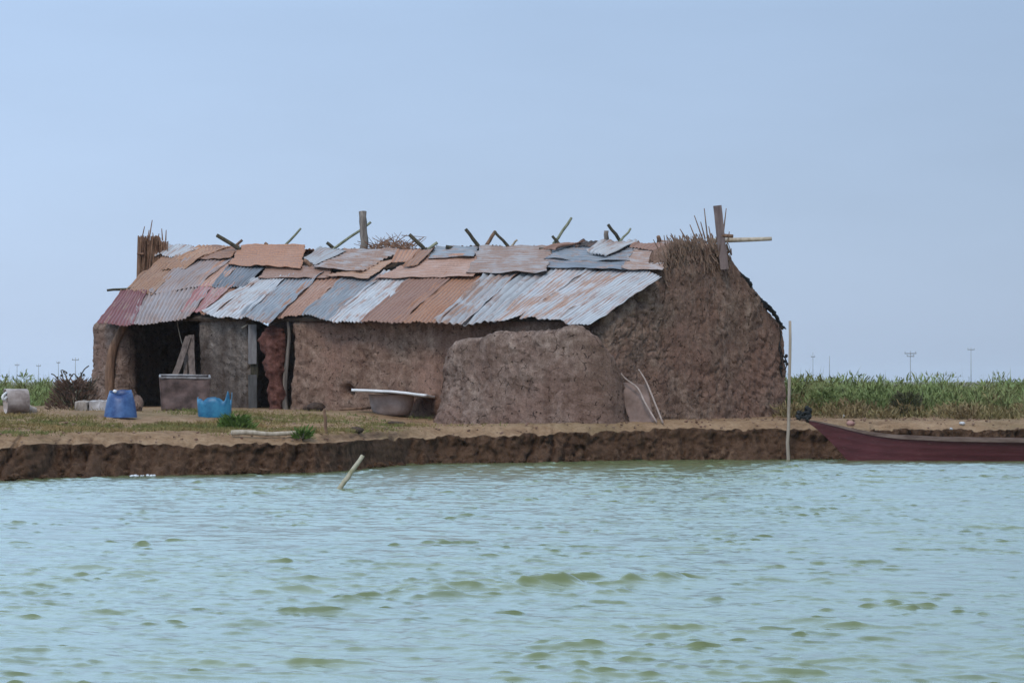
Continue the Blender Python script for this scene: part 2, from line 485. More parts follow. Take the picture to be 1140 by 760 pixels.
# ------------------------------------------------------------------ water
def build_water():
    m, nt, p = new_mat('river_water')
    v = objvec(nt)
    n1 = noise(nt, v, .5, 3)
    nt.links.new(ramp(nt, n1, [(.35, (.118, .148, .060)), (.65, (.145, .175, .072))]), p.inputs['Base Color'])
    p.inputs['Roughness'].default_value = .2   # capillary ripples finer than the mesh
    p.inputs['IOR'].default_value = 1.36
    p.inputs['Coat Weight'].default_value = .62; p.inputs['Coat IOR'].default_value = 1.34; p.inputs['Coat Roughness'].default_value = .19
    mp = nt.nodes.new('ShaderNodeMapping'); mp.inputs['Scale'].default_value = (9, 20, 1)
    t = nt.nodes.new('ShaderNodeTexCoord'); nt.links.new(t.outputs['Object'], mp.inputs['Vector'])
    bump(nt, p, noise(nt, mp.outputs[0], 1.0, 5, .6, .3), .35, .02)
    rows = []
    y = 7.0
    while y < 54: rows.append(y); y += .012 + .0010 * y
    rows = np.array(rows)
    rows = np.concatenate([[-400, -100, -20, 0, 5], rows, [70]])
    c = np.linspace(-1, 1, 860)
    ext = np.array([1.3, 2, 4, 10, 40, 200])
    c = np.concatenate([-ext[::-1], c, ext])
    Yg, C = np.meshgrid(rows, c, indexing='ij')
    hw = .235 * np.maximum(Yg, 7) + 3.0
    Xg = C * hw
    far = (np.abs(C) > 1.01) | (Yg < 6.9) | (Yg > 60)
    r = np.random.default_rng(21)
    dx = np.zeros_like(Xg); dy = np.zeros_like(Xg); dz = np.zeros_like(Xg)
    NW = 130
    lam = np.exp(r.uniform(math.log(.07), math.log(1.1), NW))
    ang = r.normal(0, .55, NW) + R(-97)
    ph = r.uniform(0, 6.28, NW)
    # gusts: patches of rougher and calmer water
    gust = .75 + .5 * fbm(Xg * .16, Yg * .10, 2.0, 3)
    for l, a, f in zip(lam, ang, ph):
        k = 2 * math.pi / l
        A = WAVE * l ** .62 * r.uniform(.5, 1.3)
        kx, ky = math.cos(a) * k, math.sin(a) * k
        th = kx * Xg + ky * Yg + f
        ct, sn = np.cos(th), np.sin(th)
        dz += A * ct; dx -= 1.1 * A * math.cos(a) * sn; dy -= 1.1 * A * math.sin(a) * sn
    dz *= gust; dx *= gust; dy *= gust
    # sparse short crests, leaning towards the camera side as the wind pushes them
    w = np.zeros_like(Xg); n_ = 64
    lam = np.exp(r.uniform(math.log(.08), math.log(.62), n_)); ang = r.normal(0, .45, n_) + R(-99); ph = r.uniform(0, 6.28, n_)
    for l, a, f in zip(lam, ang, ph):
        k = 2 * math.pi / l
        w += (l / .4) ** .35 * np.cos(math.cos(a) * k * Xg + math.sin(a) * k * Yg + f)
    w /= w.std()
    thr = .95 - .7 * fbm(Xg * .3, Yg * .16, 8.0, 3)
    cr = np.clip(w - thr, 0, 2.2)
    cr = .0105 * (np.sqrt(cr * cr + .02) - math.sqrt(.02)) * (.65 + 1.0 * perlin(Xg * .8, Yg * .5, 3.0))
    cr = np.clip(cr, 0, .08)
    dz += cr; dy -= .9 * cr
    # a wake crest rolling across the middle of the river, broken into humps
    yc = 18.7 + .10 * Xg + .35 * np.sin(Xg * 1.3) + .25 * perlin(Xg * .9, 3.0, 1.0)
    amp = .075 * np.clip(.55 + 1.3 * perlin(Xg * 2.3, Yg * 1.6, 5.0) + .6 * perlin(Xg * 6, Yg * 4, 15.0), 0, 1.2) * np.exp(-((Xg - .7) / 1.7) ** 4)
    bmp = amp * (np.exp(-np.abs((Yg - yc) / .14) ** 1.2) + .55 * np.exp(-np.abs((Yg - yc - .7 - .3 * perlin(Xg * 1.1, 9.0, 2.0)) / .12) ** 1.2) + .5 * np.exp(-np.abs((Yg - yc + .8 + .3 * perlin(Xg * 1.3, 4.0, 2.0)) / .11) ** 1.2)); dy -= .7 * bmp; dz += bmp - .5 * amp * np.exp(-((Yg - yc - .5) / .3) ** 2)
    dsh = shore(Xg) - Yg
    damp = np.where(far, 0.0, 1.0) * (.75 + .25 * sstep(0, 3.0, dsh))
    damp = damp * (1 - sstep(.9, 1.0, np.abs(C)))
    P = np.stack([Xg + dx * damp, Yg + dy * damp, dz * damp], -1)
    o = grid_obj('water', P, m, flip=True)
    o['kind'] = 'structure'
WAVE = .0023
build_water()

# ------------------------------------------------------------------ hut
TH = R(40); CT, ST = math.cos(TH), math.sin(TH)
def H(s, d, z): return np.array([1.62 - CT * s + ST * d, 50.3 + ST * s + CT * d, z + .015 * s])
def Hxy(s, d): return H(s, d, 0)[:2]
P_E = H(0, -.35, 2.41); P_L = H(13.1, -.35, 2.41); P_R = H(0, 2.75, 3.90)
PN = np.cross(P_L - P_E, P_R - P_E); PN /= np.linalg.norm(PN)
if PN[2] < 0: PN = -PN
def on_roof(px, py, off=0.0):
    d = ray(px, py); o = np.array([0, 0, CZ])
    return o + d * (np.dot(P_E + PN * off - o, PN) / np.dot(d, PN))

HUT0 = H(6.5, 2.7, .55)
hut = thing('mud_hut', 'long mud walled hut with patched rusty corrugated iron roof on the river bank', 'hut', HUT0)

def wall(name, path, thick, ztop, mat, parent, zb=.3, r=.13, flare=0.0, amp=1.0, seed=0, step=.04, ends=(True, True), dents=(), origin=None, nz=None):
    """thick lumpy mud wall along a ground path; the side to the right of the walking direction is 'front'"""
    P = np.array(path, float)
    seg = np.linalg.norm(np.diff(P, axis=0), axis=1); cum = np.concatenate([[0], np.cumsum(seg)])
    L = cum[-1]; n = max(int(L / step), 8)
    u = np.linspace(0, L, n + 1)
    if ends[0] or ends[1]:
        fine0 = r * (1 - np.cos(np.linspace(0, math.pi / 2, 6)))[:-1] if ends[0] else []
        u = np.unique(np.concatenate([u, fine0, L - np.array(fine0) if ends[1] else []]))
    c = np.stack([np.interp(u, cum, P[:, 0]), np.interp(u, cum, P[:, 1])], -1)
    T = np.gradient(c, u, axis=0); T /= np.linalg.norm(T, axis=1)[:, None]
    for _ in range(3): T[1:-1] = (T[:-2] + T[1:-1] * 2 + T[2:]) / 4
    T /= np.linalg.norm(T, axis=1)[:, None]
    Nn = np.stack([T[:, 1], -T[:, 0]], -1)
    zt = np.array([ztop(a, a / L) for a in u])
    e = np.ones_like(u)
    if ends[0]: e = np.minimum(e, np.sqrt(np.clip(1 - (1 - np.clip(u / r, 0, 1)) ** 2, .0004, 1)))
    if ends[1]: e = np.minimum(e, np.sqrt(np.clip(1 - (1 - np.clip((L - u) / r, 0, 1)) ** 2, .0004, 1)))
    hmax = zt.max() - zb; nz = nz or max(int(hmax / step), 6)
    h = np.linspace(0, 1, nz + 1); na = 7
    arc = np.linspace(0, math.pi, na + 2)[1:-1]
    o_ = np.concatenate([np.full(nz + 1, 1.0), np.cos(arc), np.full(nz + 1, -1.0)])
    hh = np.concatenate([h, np.full(na, 1.0), h[::-1]])
    up = np.concatenate([np.zeros(nz + 1), np.sin(arc), np.zeros(nz + 1)])
    off = o_[None, :] * (thick / 2) * e[:, None] + np.sign(o_)[None, :] * flare * ((1 - hh) ** 2.2)[None, :] * e[:, None]
    rr = np.minimum(r, thick / 2)
    z = zb + hh[None, :] * (zt - rr * e - zb)[:, None] + (up[None, :] * rr * e[:, None])
    xy = c[:, None, :] + Nn[:, None, :] * off[..., None]
    G = np.concatenate([xy, z[..., None]], -1)
    du = np.gradient(G, axis=0); dv = np.gradient(G, axis=1)
    nr = np.cross(du, dv); nr /= np.linalg.norm(nr, axis=-1)[..., None] + 1e-9
    # make sure normals point outward on the front side
    if (nr[len(u) // 2, nz // 2, :2] * Nn[len(u) // 2]).sum() < 0: nr = -nr
    x, y, zz = G[..., 0] + seed, G[..., 1], G[..., 2]
    d = .06 * fbm(x * .9, y * .9, zz * .9, 2) + .018 * fbm(x * 3.1, y * 3.1, zz * 3.1, 2) + .020 * fbm(x * 7, y * 7, zz * 7, 2) * np.clip(.6 + perlin(x * .9, y * .9, zz * .9), .15, 1.4) + .017 * fbm(x * 15, y * 15, zz * 15, 3)
    d = d - .035 * np.clip(np.abs(perlin(x * 4.2, y * 4.2, zz * 4.2)) * -8 + 1, 0, 1) * (perlin(x * 1.3, y * 1.3, zz * 1.3 + 9) > 0)
    G = G + nr * (d * amp)[..., None]
    for (pt, rad, dep) in dents:
        w = np.exp(-(((G - np.array(pt)) ** 2).sum(-1) / rad ** 2) ** 2)
        G = G - np.concatenate([Nn, np.zeros((len(Nn), 1))], 1)[:, None, :] * (w * dep)[..., None]
    return grid_obj(name, G, mat, parent, origin=origin, flip=True)

def roofz(s, d):
    q = H(s, d, 0)
    return P_E[2] - (PN[0] * (q[0] - P_E[0]) + PN[1] * (q[1] - P_E[1])) / PN[2]

# front wall, right stretch (between gable corner and the doorway)
hole = at(385, 436, 54.2)
wall('front_wall', [Hxy(-.05, .2), Hxy(7.72, .2)][::-1], .42, lambda a, t: roofz(0, .15) - .085,
     MUD, hut, seed=1, flare=.10, dents=[(hole, .13, .35)], amp=1.25)
# front wall between the two openings
wall('front_wall', [Hxy(10.35, .2), Hxy(8.86, .2)], .4, lambda a, t: roofz(9.5, .15) - .09, MUDG, hut, seed=5, flare=.05)
# left end: rounded corner turning back
wall('end_wall', [Hxy(13.5, 5.2), Hxy(13.9, 3.6), Hxy(13.9, 2.4), Hxy(13.76, 1.2), Hxy(13.58, .5), Hxy(13.25, .15), Hxy(12.45, .12)], .42,
     lambda a, t: min(roofz(13.5, 2.75) - abs(np.interp(t, [0, .25, .45, .75, 1], [5.2, 3.6, 2.6, .5, .15]) - 2.7) * .49, 4.0) - .38,
     MUDP, hut, seed=9, flare=.2)
# back wall
wall('back_wall', [Hxy(0, 5.25), Hxy(13.5, 5.25)], .4, lambda a, t: 2.45 + .2 * t, MUD, hut, seed=13, step=.1)
# near gable: thick, blunt topped
gp = [(-.12, 2.25), (.3, 2.58), (1.0, 2.95), (1.45, 3.22), (1.62, 3.50), (1.72, 3.78), (2.0, 3.88), (2.7, 3.92), (3.35, 3.93), (3.62, 3.86), (3.9, 3.62), (4.35, 3.27), (4.9, 2.85), (5.35, 2.50), (5.6, 2.35)]
gx = [a for a, b in gp]; gz = [b for a, b in gp]
wall('gable_wall', [Hxy(.11, -.12), Hxy(.11, 5.52)], .48, lambda a, t: float(np.interp(a - .12, gx, gz)), MUD, hut, seed=21, flare=.06, r=.16, amp=1.2, step=.034,
     dents=[(at(714, 334, 51.0), .14, .3)])

# ---- roof: reed matting under the iron, then every sheet by itself
def slab(name, quad, t, mat, parent):
    q = [np.array(p) for p in quad]
    n = np.cross(q[1] - q[0], q[3] - q[0]); n /= np.linalg.norm(n)
    if n[2] < 0: n = -n
    V = [p for p in q] + [p - n * t for p in q]
    Fc = [(0, 1, 2, 3), (7, 6, 5, 4), (0, 4, 5, 1), (1, 5, 6, 2), (2, 6, 7, 3), (3, 7, 4, 0)]
    return V, Fc
mb = MB()
def RP(s, d, off): # point on front roof plane
    q = H(s, d, 0); q[2] = roofz(s, d); return q + PN * off
mb.add(*slab('', [RP(.1, -.12, -.08), RP(13.0, -.12, -.08), RP(14.0, 2.75, -.08), RP(.1, 2.75, -.08)], .06, None, None))
def BP(s, d, off):
    q = RP(s, 5.5 - d, off); q2 = H(s, d, 0); return np.array([q2[0], q2[1], q[2]])
mb.add(*slab('', [BP(.1, 2.75, -.08), BP(14.0, 2.75, -.08), BP(13.7, 5.75, -.08), BP(.1, 5.75, -.08)], .06, None, None))
roof = mb.build('roof', UNDER, hut, smooth=False)

def sheet(name, corners, mat, layer, lam=.1, amp=.018, along='v', seed=0, ragged=.045, curl=.042, lift=0.0, sag=.02, world=False, nrm=None):
    """corrugated sheet from its corners BL, BR, TR, TL; ribs run bottom to top ('v') or left to right ('u')"""
    nrm = PN if nrm is None else nrm
    layer = layer * .5
    C = [np.array(c, float) if world else on_roof(c[0], c[1], layer) for c in corners]
    if not world: layer = 0.0
    BL, BR, TR, TL = C
    if along == 'u': BL, BR, TR, TL = BL, TL, TR, BR     # swap so that v runs along the ribs
    W = (np.linalg.norm(BR - BL) + np.linalg.norm(TR - TL)) / 2
    Lg = (np.linalg.norm(TL - BL) + np.linalg.norm(TR - BR)) / 2
    nu = max(int(W / lam * 8), 12); nv = max(int(Lg / .05), 12)
    u = np.linspace(0, 1, nu + 1); v = np.linspace(0, 1, nv + 1)
    U, V = np.meshgrid(u, v, indexing='ij')
    e = seed * 3.71
    Vr = V + (ragged / Lg) * fbm(U * W * 3 + e, e, 0, 4) * 1.6 * (1 - 2 * V)
    Ur = U + (ragged * .5 / W) * fbm(V * Lg * 3 + e, e + 5, 0, 3) * (1 - 2 * U)
    P = ((1 - Ur)[..., None] * (1 - Vr)[..., None] * BL + Ur[..., None] * (1 - Vr)[..., None] * BR
         + Ur[..., None] * Vr[..., None] * TR + (1 - Ur)[..., None] * Vr[..., None] * TL)
    um = U * W
    dent = fbm(um * 1.4 + e, V * Lg * 1.4, e, 3)
    rib = amp * np.cos(2 * math.pi * (um / lam + .12 * fbm(V * Lg * 1.2 + e, 2.0, um * .5, 2)))
    hgt = layer + rib * (.75 + .35 * dent) + .022 * dent
    side = np.abs(2 * U - 1) ** 6; end = np.abs(2 * V - 1) ** 8
    hgt = hgt + curl * side * (.4 + .9 * fbm(V * Lg * 2 + e, e, U * 2, 2)) + curl * end * .8 * fbm(U * W * 2.4 + e, e, V * 3, 2) + lift
    if along == 'v': hgt = hgt - sag * np.exp(-V * 7)
    P = P + nrm[None, None, :] * hgt[..., None]
    uv = np.stack([um, V * Lg], -1)
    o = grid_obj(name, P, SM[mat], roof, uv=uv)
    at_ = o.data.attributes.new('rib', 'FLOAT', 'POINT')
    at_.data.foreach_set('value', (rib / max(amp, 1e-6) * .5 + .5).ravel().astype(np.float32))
    md = o.modifiers.new('thickness', 'SOLIDIFY'); md.thickness = .007; md.offset = 0
    return o

LOW = [  # lower row, left to right
 ([(109, 358), (148, 361), (164, 325), (136, 323)], 'maroon', .05, {}),
 ([(145, 361), (212, 352), (240, 316), (160, 322)], 'pink', .035, {}),
 ([(201, 347), (228, 346), (262, 316), (224, 316)], 'red', .075, dict(amp=.010)),
 ([(222, 348), (243, 346), (282, 318), (256, 317)], 'rust', .05, {}),
 ([(224, 350), (269, 354), (322, 306), (286, 309)], 'white', .085, {}),
 ([(266, 353), (302, 359), (361, 304), (316, 306)], 'grey', .06, {}),
 ([(305, 352), (336, 350), (392, 303), (352, 304)], 'pinkrust', .03, {}),
 ([(336, 350), (369, 356), (432, 303), (388, 304)], 'grey', .065, {}),
 ([(366, 356), (404, 357), (470, 303), (428, 303)], 'white', .04, {}),
 ([(401, 357), (446, 358), (510, 303), (466, 303)], 'brown', .06, {}),
 ([(440, 357), (490, 358), (548, 301), (500, 303)], 'rust', .035, {}),
 ([(483, 359), (518, 359), (582, 300), (545, 301)], 'half', .075, dict(lam=.19, amp=.026)),
 ([(514, 359), (552, 357), (626, 296), (577, 299)], 'white', .045, dict(lam=.19, amp=.026)),
 ([(549, 357), (580, 351), (658, 299), (623, 297)], 'half', .085, dict(amp=.009)),
 ([(578, 354), (620, 356), (707, 299), (655, 300)], 'half', .05, dict(amp=.008)),
 ([(618, 356), (658, 361), (736, 310), (706, 298)], 'white', .085, dict(amp=.010)),
]
MID = [
 ([(140, 322), (169, 327), (214, 289), (182, 286)], 'tan', .10, {}),
 ([(165, 325), (222, 318), (258, 288), (208, 288)], 'pink', .12, {}),
 ([(216, 318), (242, 319), (272, 290), (252, 287)], 'pinkrust', .105, dict(amp=.008)),
 ([(236, 319), (271, 319), (296, 297), (256, 294)], 'slate', .14, dict(ragged=.015)),
]
UP = [
 ([(172, 283), (204, 285), (224, 274), (186, 271)], 'white', .21, dict(amp=.012)),
 ([(180, 300), (206, 299), (238, 279), (196, 285)], 'tan', .165, {}),
 ([(198, 288), (224, 286), (260, 274), (222, 274)], 'tan', .20, {}),
 ([(220, 289), (256, 288), (268, 274), (230, 274)], 'rust', .19, dict(along='u', amp=.010)),
 ([(254, 295), (334, 299), (340, 274), (268, 273)], 'rust', .23, dict(along='u', lam=.12, amp=.016)),
 ([(288, 310), (364, 309), (372, 297), (296, 296)], 'pinkrust', .13, dict(along='u', amp=.008)),
 ([(338, 288), (351, 295), (386, 279), (358, 275)], 'white', .27, dict(amp=.01)),
 ([(347, 298), (402, 303), (448, 278), (384, 277)], 'patchy', .21, dict(along='u')),
 ([(362, 306), (408, 311), (442, 288), (402, 297)], 'tan', .17, dict(along='u', amp=.006)),
 ([(436, 293), (456, 291), (468, 278), (444, 278)], 'rust', .24, dict(amp=.006)),
 ([(447, 297), (466, 293), (484, 277), (468, 278)], 'rust', .265, dict(amp=.006)),
 ([(418, 310), (526, 308), (538, 283), (462, 287)], 'pinkrust', .14, dict(along='u', amp=.006)),
 ([(476, 289), (528, 287), (534, 274), (484, 275)], 'grey', .175, dict(along='u', amp=.008)),
 ([(520, 304), (607, 304), (614, 274), (535, 274)], 'patchy', .19, dict(along='u', amp=.006, ragged=.05)),
 ([(601, 298), (698, 301), (706, 274), (620, 273)], 'slate', .16, dict(along='u', amp=.012)),
 ([(606, 288), (700, 291), (704, 272), (636, 271)], 'grey', .195, dict(along='u', amp=.012)),
 ([(692, 300), (736, 302), (746, 273), (704, 275)], 'patchy', .20, dict(along='u', amp=.010)),
 ([(653, 279), (673, 284), (712, 269), (672, 268)], 'white', .30, dict(lam=.14, amp=.022, ragged=.015, curl=.06)),
 ([(604, 277), (622, 277), (648, 271), (634, 270)], 'brown', .30, dict(amp=.004, curl=.07)),
 ([(640, 274), (668, 273), (680, 269), (650, 268.5)], 'dark', .27, dict(amp=.012, curl=.05)),
 ([(700, 276), (730, 278), (742, 272), (712, 269)], 'brown', .27, dict(amp=.012, curl=.06)),
 ([(722, 275), (744, 277), (756, 270), (736, 269)], 'patchy', .22, dict(along='u', amp=.008)),
]
k = 0
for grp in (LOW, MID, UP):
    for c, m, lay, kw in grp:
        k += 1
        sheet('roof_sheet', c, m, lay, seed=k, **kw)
# rear slope, seen only from elsewhere
for i in range(9):
    s0 = .3 + i * 1.50
    bn = np.array([PN[0], PN[1], PN[2]]); rn = np.cross(BP(1, 3, 0) - BP(0, 3, 0), BP(0, 4, 0) - BP(0, 3, 0)); rn /= np.linalg.norm(rn)
    if rn[2] < 0: rn = -rn
    k += 1
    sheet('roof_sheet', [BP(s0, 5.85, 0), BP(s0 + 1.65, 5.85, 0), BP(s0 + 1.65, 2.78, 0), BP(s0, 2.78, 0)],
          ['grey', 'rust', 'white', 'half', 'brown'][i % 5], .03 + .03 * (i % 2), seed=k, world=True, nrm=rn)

# ---- ridge poles and sticks
def stick(name, a, b, r, mat, parent, dY=0.0, dY2=None, seg=5, wob=.006, taper=.85, rough=.08, seed=0):
    """a, b pixel ends; the foot sits where the roof is at pixel a"""
    f = on_roof(a[0], max(a[1], 273))
    p0 = at(a[0], a[1], f[1] + dY); p1 = at(b[0], b[1], f[1] + (dY if dY2 is None else dY2))
    rr = np.random.default_rng(seed)
    pts = [p0 + (p1 - p0) * t + rr.normal(0, wob, 3) for t in np.linspace(0, 1, seg)]
    m = MB(); m.tube(pts, [r * (1 - (1 - taper) * t) for t in np.linspace(0, 1, seg)], 8, rough, seed)
    return m.build(name, mat, parent)
S = [((272, 281), (242, 261.5), .045, DARKW), ((254, 281), (270, 267), .032, BROWNW),
     ((313, 279), (335, 254.5), .028, GREENW), ((366, 281), (413, 247), .030, GREENW),
     ((351, 299), (338, 289), .045, BROWNW), ((374, 279), (364, 270), .04, DARKW),
     ((475, 280), (456, 261), .042, DARKW), ((473, 280), (487, 270), .034, GREENW),
     ((536, 278), (518, 255), .042, DARKW), ((538, 278), (551.5, 258), .040, BROWNW),
     ((569, 278), (550.5, 257.5), .032, DARKW), ((568, 276), (575.5, 267), .024, PALEW),
     ((616, 272), (637, 242), .030, GREENW), ((624, 274), (615, 263), .032, DARKW),
     ((694, 272), (677, 250), .036, DARKW), ((688, 272), (702, 254.5), .024, GREENW),
     ((675, 272), (675, 257), .05, GREYW), ((515, 279), (497, 275), .045, DARKW),
     ((300, 278), (295, 271), .04, BROWNW), ((640, 273), (600, 278), .03, DARKW), ((735, 277), (733, 263), .045, BROWNW)]
for i, (a, b, r, m) in enumerate(S):
    stick('roof_pole', a, b, r, m, roof, dY=.12 * ((i % 3) - 1), dY2=.1 * ((i % 2) - .5), seed=i)
stick('ridge_post', (406, 282), (404, 235.5), .082, GREYW, roof, seed=50, taper=.9, seg=9, rough=.12)
# long horizontal pole lying across the roof purlin end on the left
stick('roof_pole', (150, 321), (119, 323), .03, DARKW, roof, seed=51)
Yg = H(-.1, 3.4, 0)[1]
m_ = MB(); m_.plank(at(806.5, 300, Yg - .12), at(798.5, 229, Yg - .1), .15, .10, (1, 0, 0), 8, .004, 3)
m_.build('gable_post', simple('post_wood', (.12, .085, .08), (.22, .165, .155), 5, .9, (3, 3, .5)), hut, smooth=False)
m_ = MB(); m_.tube([at(788, 268, Yg + .4), at(815, 267.3, Yg + .1), at(840, 266.6, Yg), at(859, 265.8, Yg - .1)], [.045, .042, .04, .036], 8, .06, 4)
m_.build('roof_pole', PALEW, roof)
m_ = MB(); m_.tube([at(800, 262, Yg - .1), at(816, 263, Yg - .2)], [.04, .03], 8, .1, 5); m_.build('roof_pole', BROWNW, roof)

# ---- reeds: stalk bundles
def stalks(name, items, mat, parent):
    V = []; Q = []
    for p0, p1, r in items:
        p0, p1 = np.array(p0), np.array(p1)
        d = p1 - p0; d /= np.linalg.norm(d) + 1e-9
        a = np.cross(d, [0.3, 1, .1]); a /= np.linalg.norm(a); b = np.cross(d, a)
        base = len(V)
        for c, rr in ((p0, r), (p1, r * .5)):
            for t in range(4):
                V.append(c + rr * (math.cos(t * math.pi / 2) * a + math.sin(t * math.pi / 2) * b))
        for t in range(4):
            Q.append((base + t, base + (t + 1) % 4, base + 4 + (t + 1) % 4, base + 4 + t))
        Q.append((base + 4, base + 5, base + 6, base + 7))
    Q = np.array(Q)
    return raw_mesh(name, np.array(V), Q.ravel(), np.arange(len(Q)) * 4, mat, parent, smooth=False)

def gtop(d): return float(np.interp(d, gx, gz))
it = []
for i in range(520):
    d = random.uniform(1.62, 3.75); s = random.uniform(-.2, .08 + (d - 1.55) * .2)
    zt = gtop(d)
    base = H(s, d, zt - random.uniform(.15, .75) * (1 if s < .05 else .5))
    if s < .1: base = H(-.14 + random.uniform(-.04, .05), d, zt - random.uniform(.02, .42) - (.25 if random.random() < .25 else 0))
    L = random.uniform(.12, .34)
    lean = random.gauss(-.25, .22)
    tip = base + np.array([lean * L, random.uniform(-.15, .1) * L, L * random.uniform(.7, 1)])
    if tip[2] > zt + .16: tip[2] = zt + random.uniform(.0, .12)
    it.append((base, tip, random.uniform(.007, .016)))
for a, b in (((757, 275), (746, 262)), ((768, 272), (757, 255)), ((766, 276), (759, 258)), ((783, 268), (773, 240)), ((788, 268), (784, 232)),
             ((785, 266), (780, 247)), ((805, 262), (808.5, 232)), ((806, 268), (805, 250)), ((808, 280), (812, 258)), 
             ((792, 268), (789, 252)), ((776, 270), (768, 250))):
    it.append((at(*a, Yg), at(*b, Yg + .1), .016))
stalks('thatch', it, simple('thatch_reed', (.11, .065, .045), (.27, .175, .125), 9, .9, (1, 1, .3)), hut)
# loose straw tuft on the ridge beside the post
it = []
for i in range(150):
    c = on_roof(random.uniform(412, 462), random.uniform(274, 284)); c = c + PN * .05
    a = random.uniform(-1.2, 1.2)
    L = random.uniform(.15, .5)
    it.append((c, c + np.array([math.sin(a) * L, random.uniform(-.1, .1), abs(math.cos(a)) * L * random.uniform(.1, .7)]), random.uniform(.007, .013)))
for a, b in (((436, 276), (447, 258)), ((447, 262), (475, 264)), ((432, 276), (414, 264)), ((430, 274), (418, 262)), ((445, 276), (430, 259))):
    f = on_roof(440, 278)[1]; it.append((at(*a, f), at(*b, f), .008))
stalks('straw_tuft', it, REED, roof)
# tall reed bundle at the far left gable
it = []
YL = on_roof(185, 283)[1] + .1
for i in range(520):
    px = random.uniform(155, 186); top = random.uniform(262, 272) if px < 178 else random.uniform(268, 276)
    yb = 318 if px < 165 else 300
    it.append((at(px - 1.5 + random.uniform(-1, 1), yb, YL + random.uniform(-.35, .3)), at(px + random.uniform(-1.5, 1.5), top, YL + random.uniform(-.3, .3)), random.uniform(.012, .024)))
for a, b in (((157, 270), (161, 252)), ((166, 266), (169.5, 245)), ((164, 268), (166, 256)), ((181, 268), (180, 254.5)), ((184.5, 268), (185, 256)), ((171, 266), (170, 259)), ((176, 268), (177, 260))):
    it.append((at(*a, YL), at(*b, YL), .018))
it.append((at(160, 283, YL - .3), at(152.5, 282.5, YL - .3), .035))
stalks('reed_bundle', it, REED, hut)

# ---- black sheeting hanging over the far eave beside the gable, with loose wires
m_ = MB()
prof = [(822, 303), (832, 311), (836, 322), (843, 330), (852, 337), (860, 346), (866, 357), (872.5, 366)]
pts = curve([at(*p, 53.4 + .13 * i) for i, p in enumerate(prof)], 5)
V = []; n_ = len(pts)
for i, p in enumerate(pts):
    w = .07 + (.05 if i < n_ * .6 else -.05 * (i - n_ * .6) / (n_ * .4) * 1.6)
    for (dx, dz) in ((0, 0), (-.5 * w, -.9 * w), (-.3 * w, -1.1 * w), (.06, -.02)):
        V.append(p + np.array([dx + .012 * math.sin(i * 2.1), .1 * (dx != 0) - .12, dz + .01 * math.sin(i * 3.3)]))
Fc = [(i * 4 + a, i * 4 + b, i * 4 + 4 + b, i * 4 + 4 + a) for i in range(n_ - 1) for a, b in ((0, 1), (1, 2), (2, 3), (3, 0))]
Fc += [(0, 1, 2, 3), tuple((n_ - 1) * 4 + a for a in (3, 2, 1, 0))]
m_.add(V, Fc); m_.build('roofing_felt', BLACK, hut)
m_ = MB()
for p in ([(868, 362), (869, 375), (867, 388), (872, 396), (876, 402)], [(869, 385), (871, 398), (868, 408), (871, 420)], [(873, 396), (876, 404), (874, 412)], [(870, 372), (868, 384), (870, 405)]):
    m_.tube(curve([at(*q, 54.2) for q in p], 4), .010, 5)
for q in ((874, 402), (875.5, 396), (870, 409), (876, 405)): m_.blob(at(*q, 54.2), .035, int(q[0] * 3), .4, 2, 8, 6)
m_.build('dangling_wire', BLACK, hut)

# ---- doorway timber
def post(name, pix, Y, rad, mat, parent, seed=0):
    pts = curve([at(px, py, Y) for px, py in pix], 6)
    m = MB(); m.tube(pts, np.linspace(rad[0], rad[1], len(pts)), 9, .1, seed)
    return m.build(name, mat, parent)
Yd = H(8.2, -.1, 0)[1]
post('prop_pole', [(318, 462), (317, 430), (320, 395), (322, 375), (320, 350)], Yd - .15, (.055, .03), GREYW, hut, 61)
post('roof_prop', [(124, 448), (122, 425), (124, 395), (131, 376), (142, 356)], H(12.7, -.22, 0)[1], (.11, .075), BROWNW, hut, 62)
jambm = simple('jamb_wood', (.15, .14, .145), (.27, .26, .265), 4, .85, (3, 3, .6))
m_ = MB(); m_.plank(at(281, 405, H(8.7, -.1, 0)[1]), at(281, 361, H(8.7, -.1, 0)[1]), .155, .06, (1, .2, 0), 8, .003, 9); m_.build('door_jamb', jambm, hut, smooth=False)
m_ = MB(); m_.plank(at(281.5, 462, H(8.7, -.06, 0)[1]), at(281, 417, H(8.7, -.06, 0)[1]), .16, .06, (1, .2, 0), 8, .003, 9); m_.build('door_jamb', simple('jamb_wood_dark', (.06, .058, .058), (.12, .115, .115), 4, .85, (3, 3, .6)), hut, smooth=False)
m_ = MB(); m_.plank(at(283, 420, H(8.7, -.02, 0)[1]), at(283, 400, H(8.7, -.02, 0)[1]), .14, .05, (1, .2, 0), 3, .003, 9); m_.build('lock_box', DARKW, hut, smooth=False)
m_ = MB(); m_.tube([at(269, 365, H(8.9, -.12, 0)[1]), at(276, 361, H(8.9, -.12, 0)[1])], .018, 6); m_.build('wall_peg', PALEW, hut)
m_ = MB(); m_.tube(curve([at(197, 357, 57.6), at(200, 372, 57.5), at(204, 385, 57.5), at(209, 383, 57.5)], 5), .010, 5); m_.build('hanging_cord', PALEW, hut)

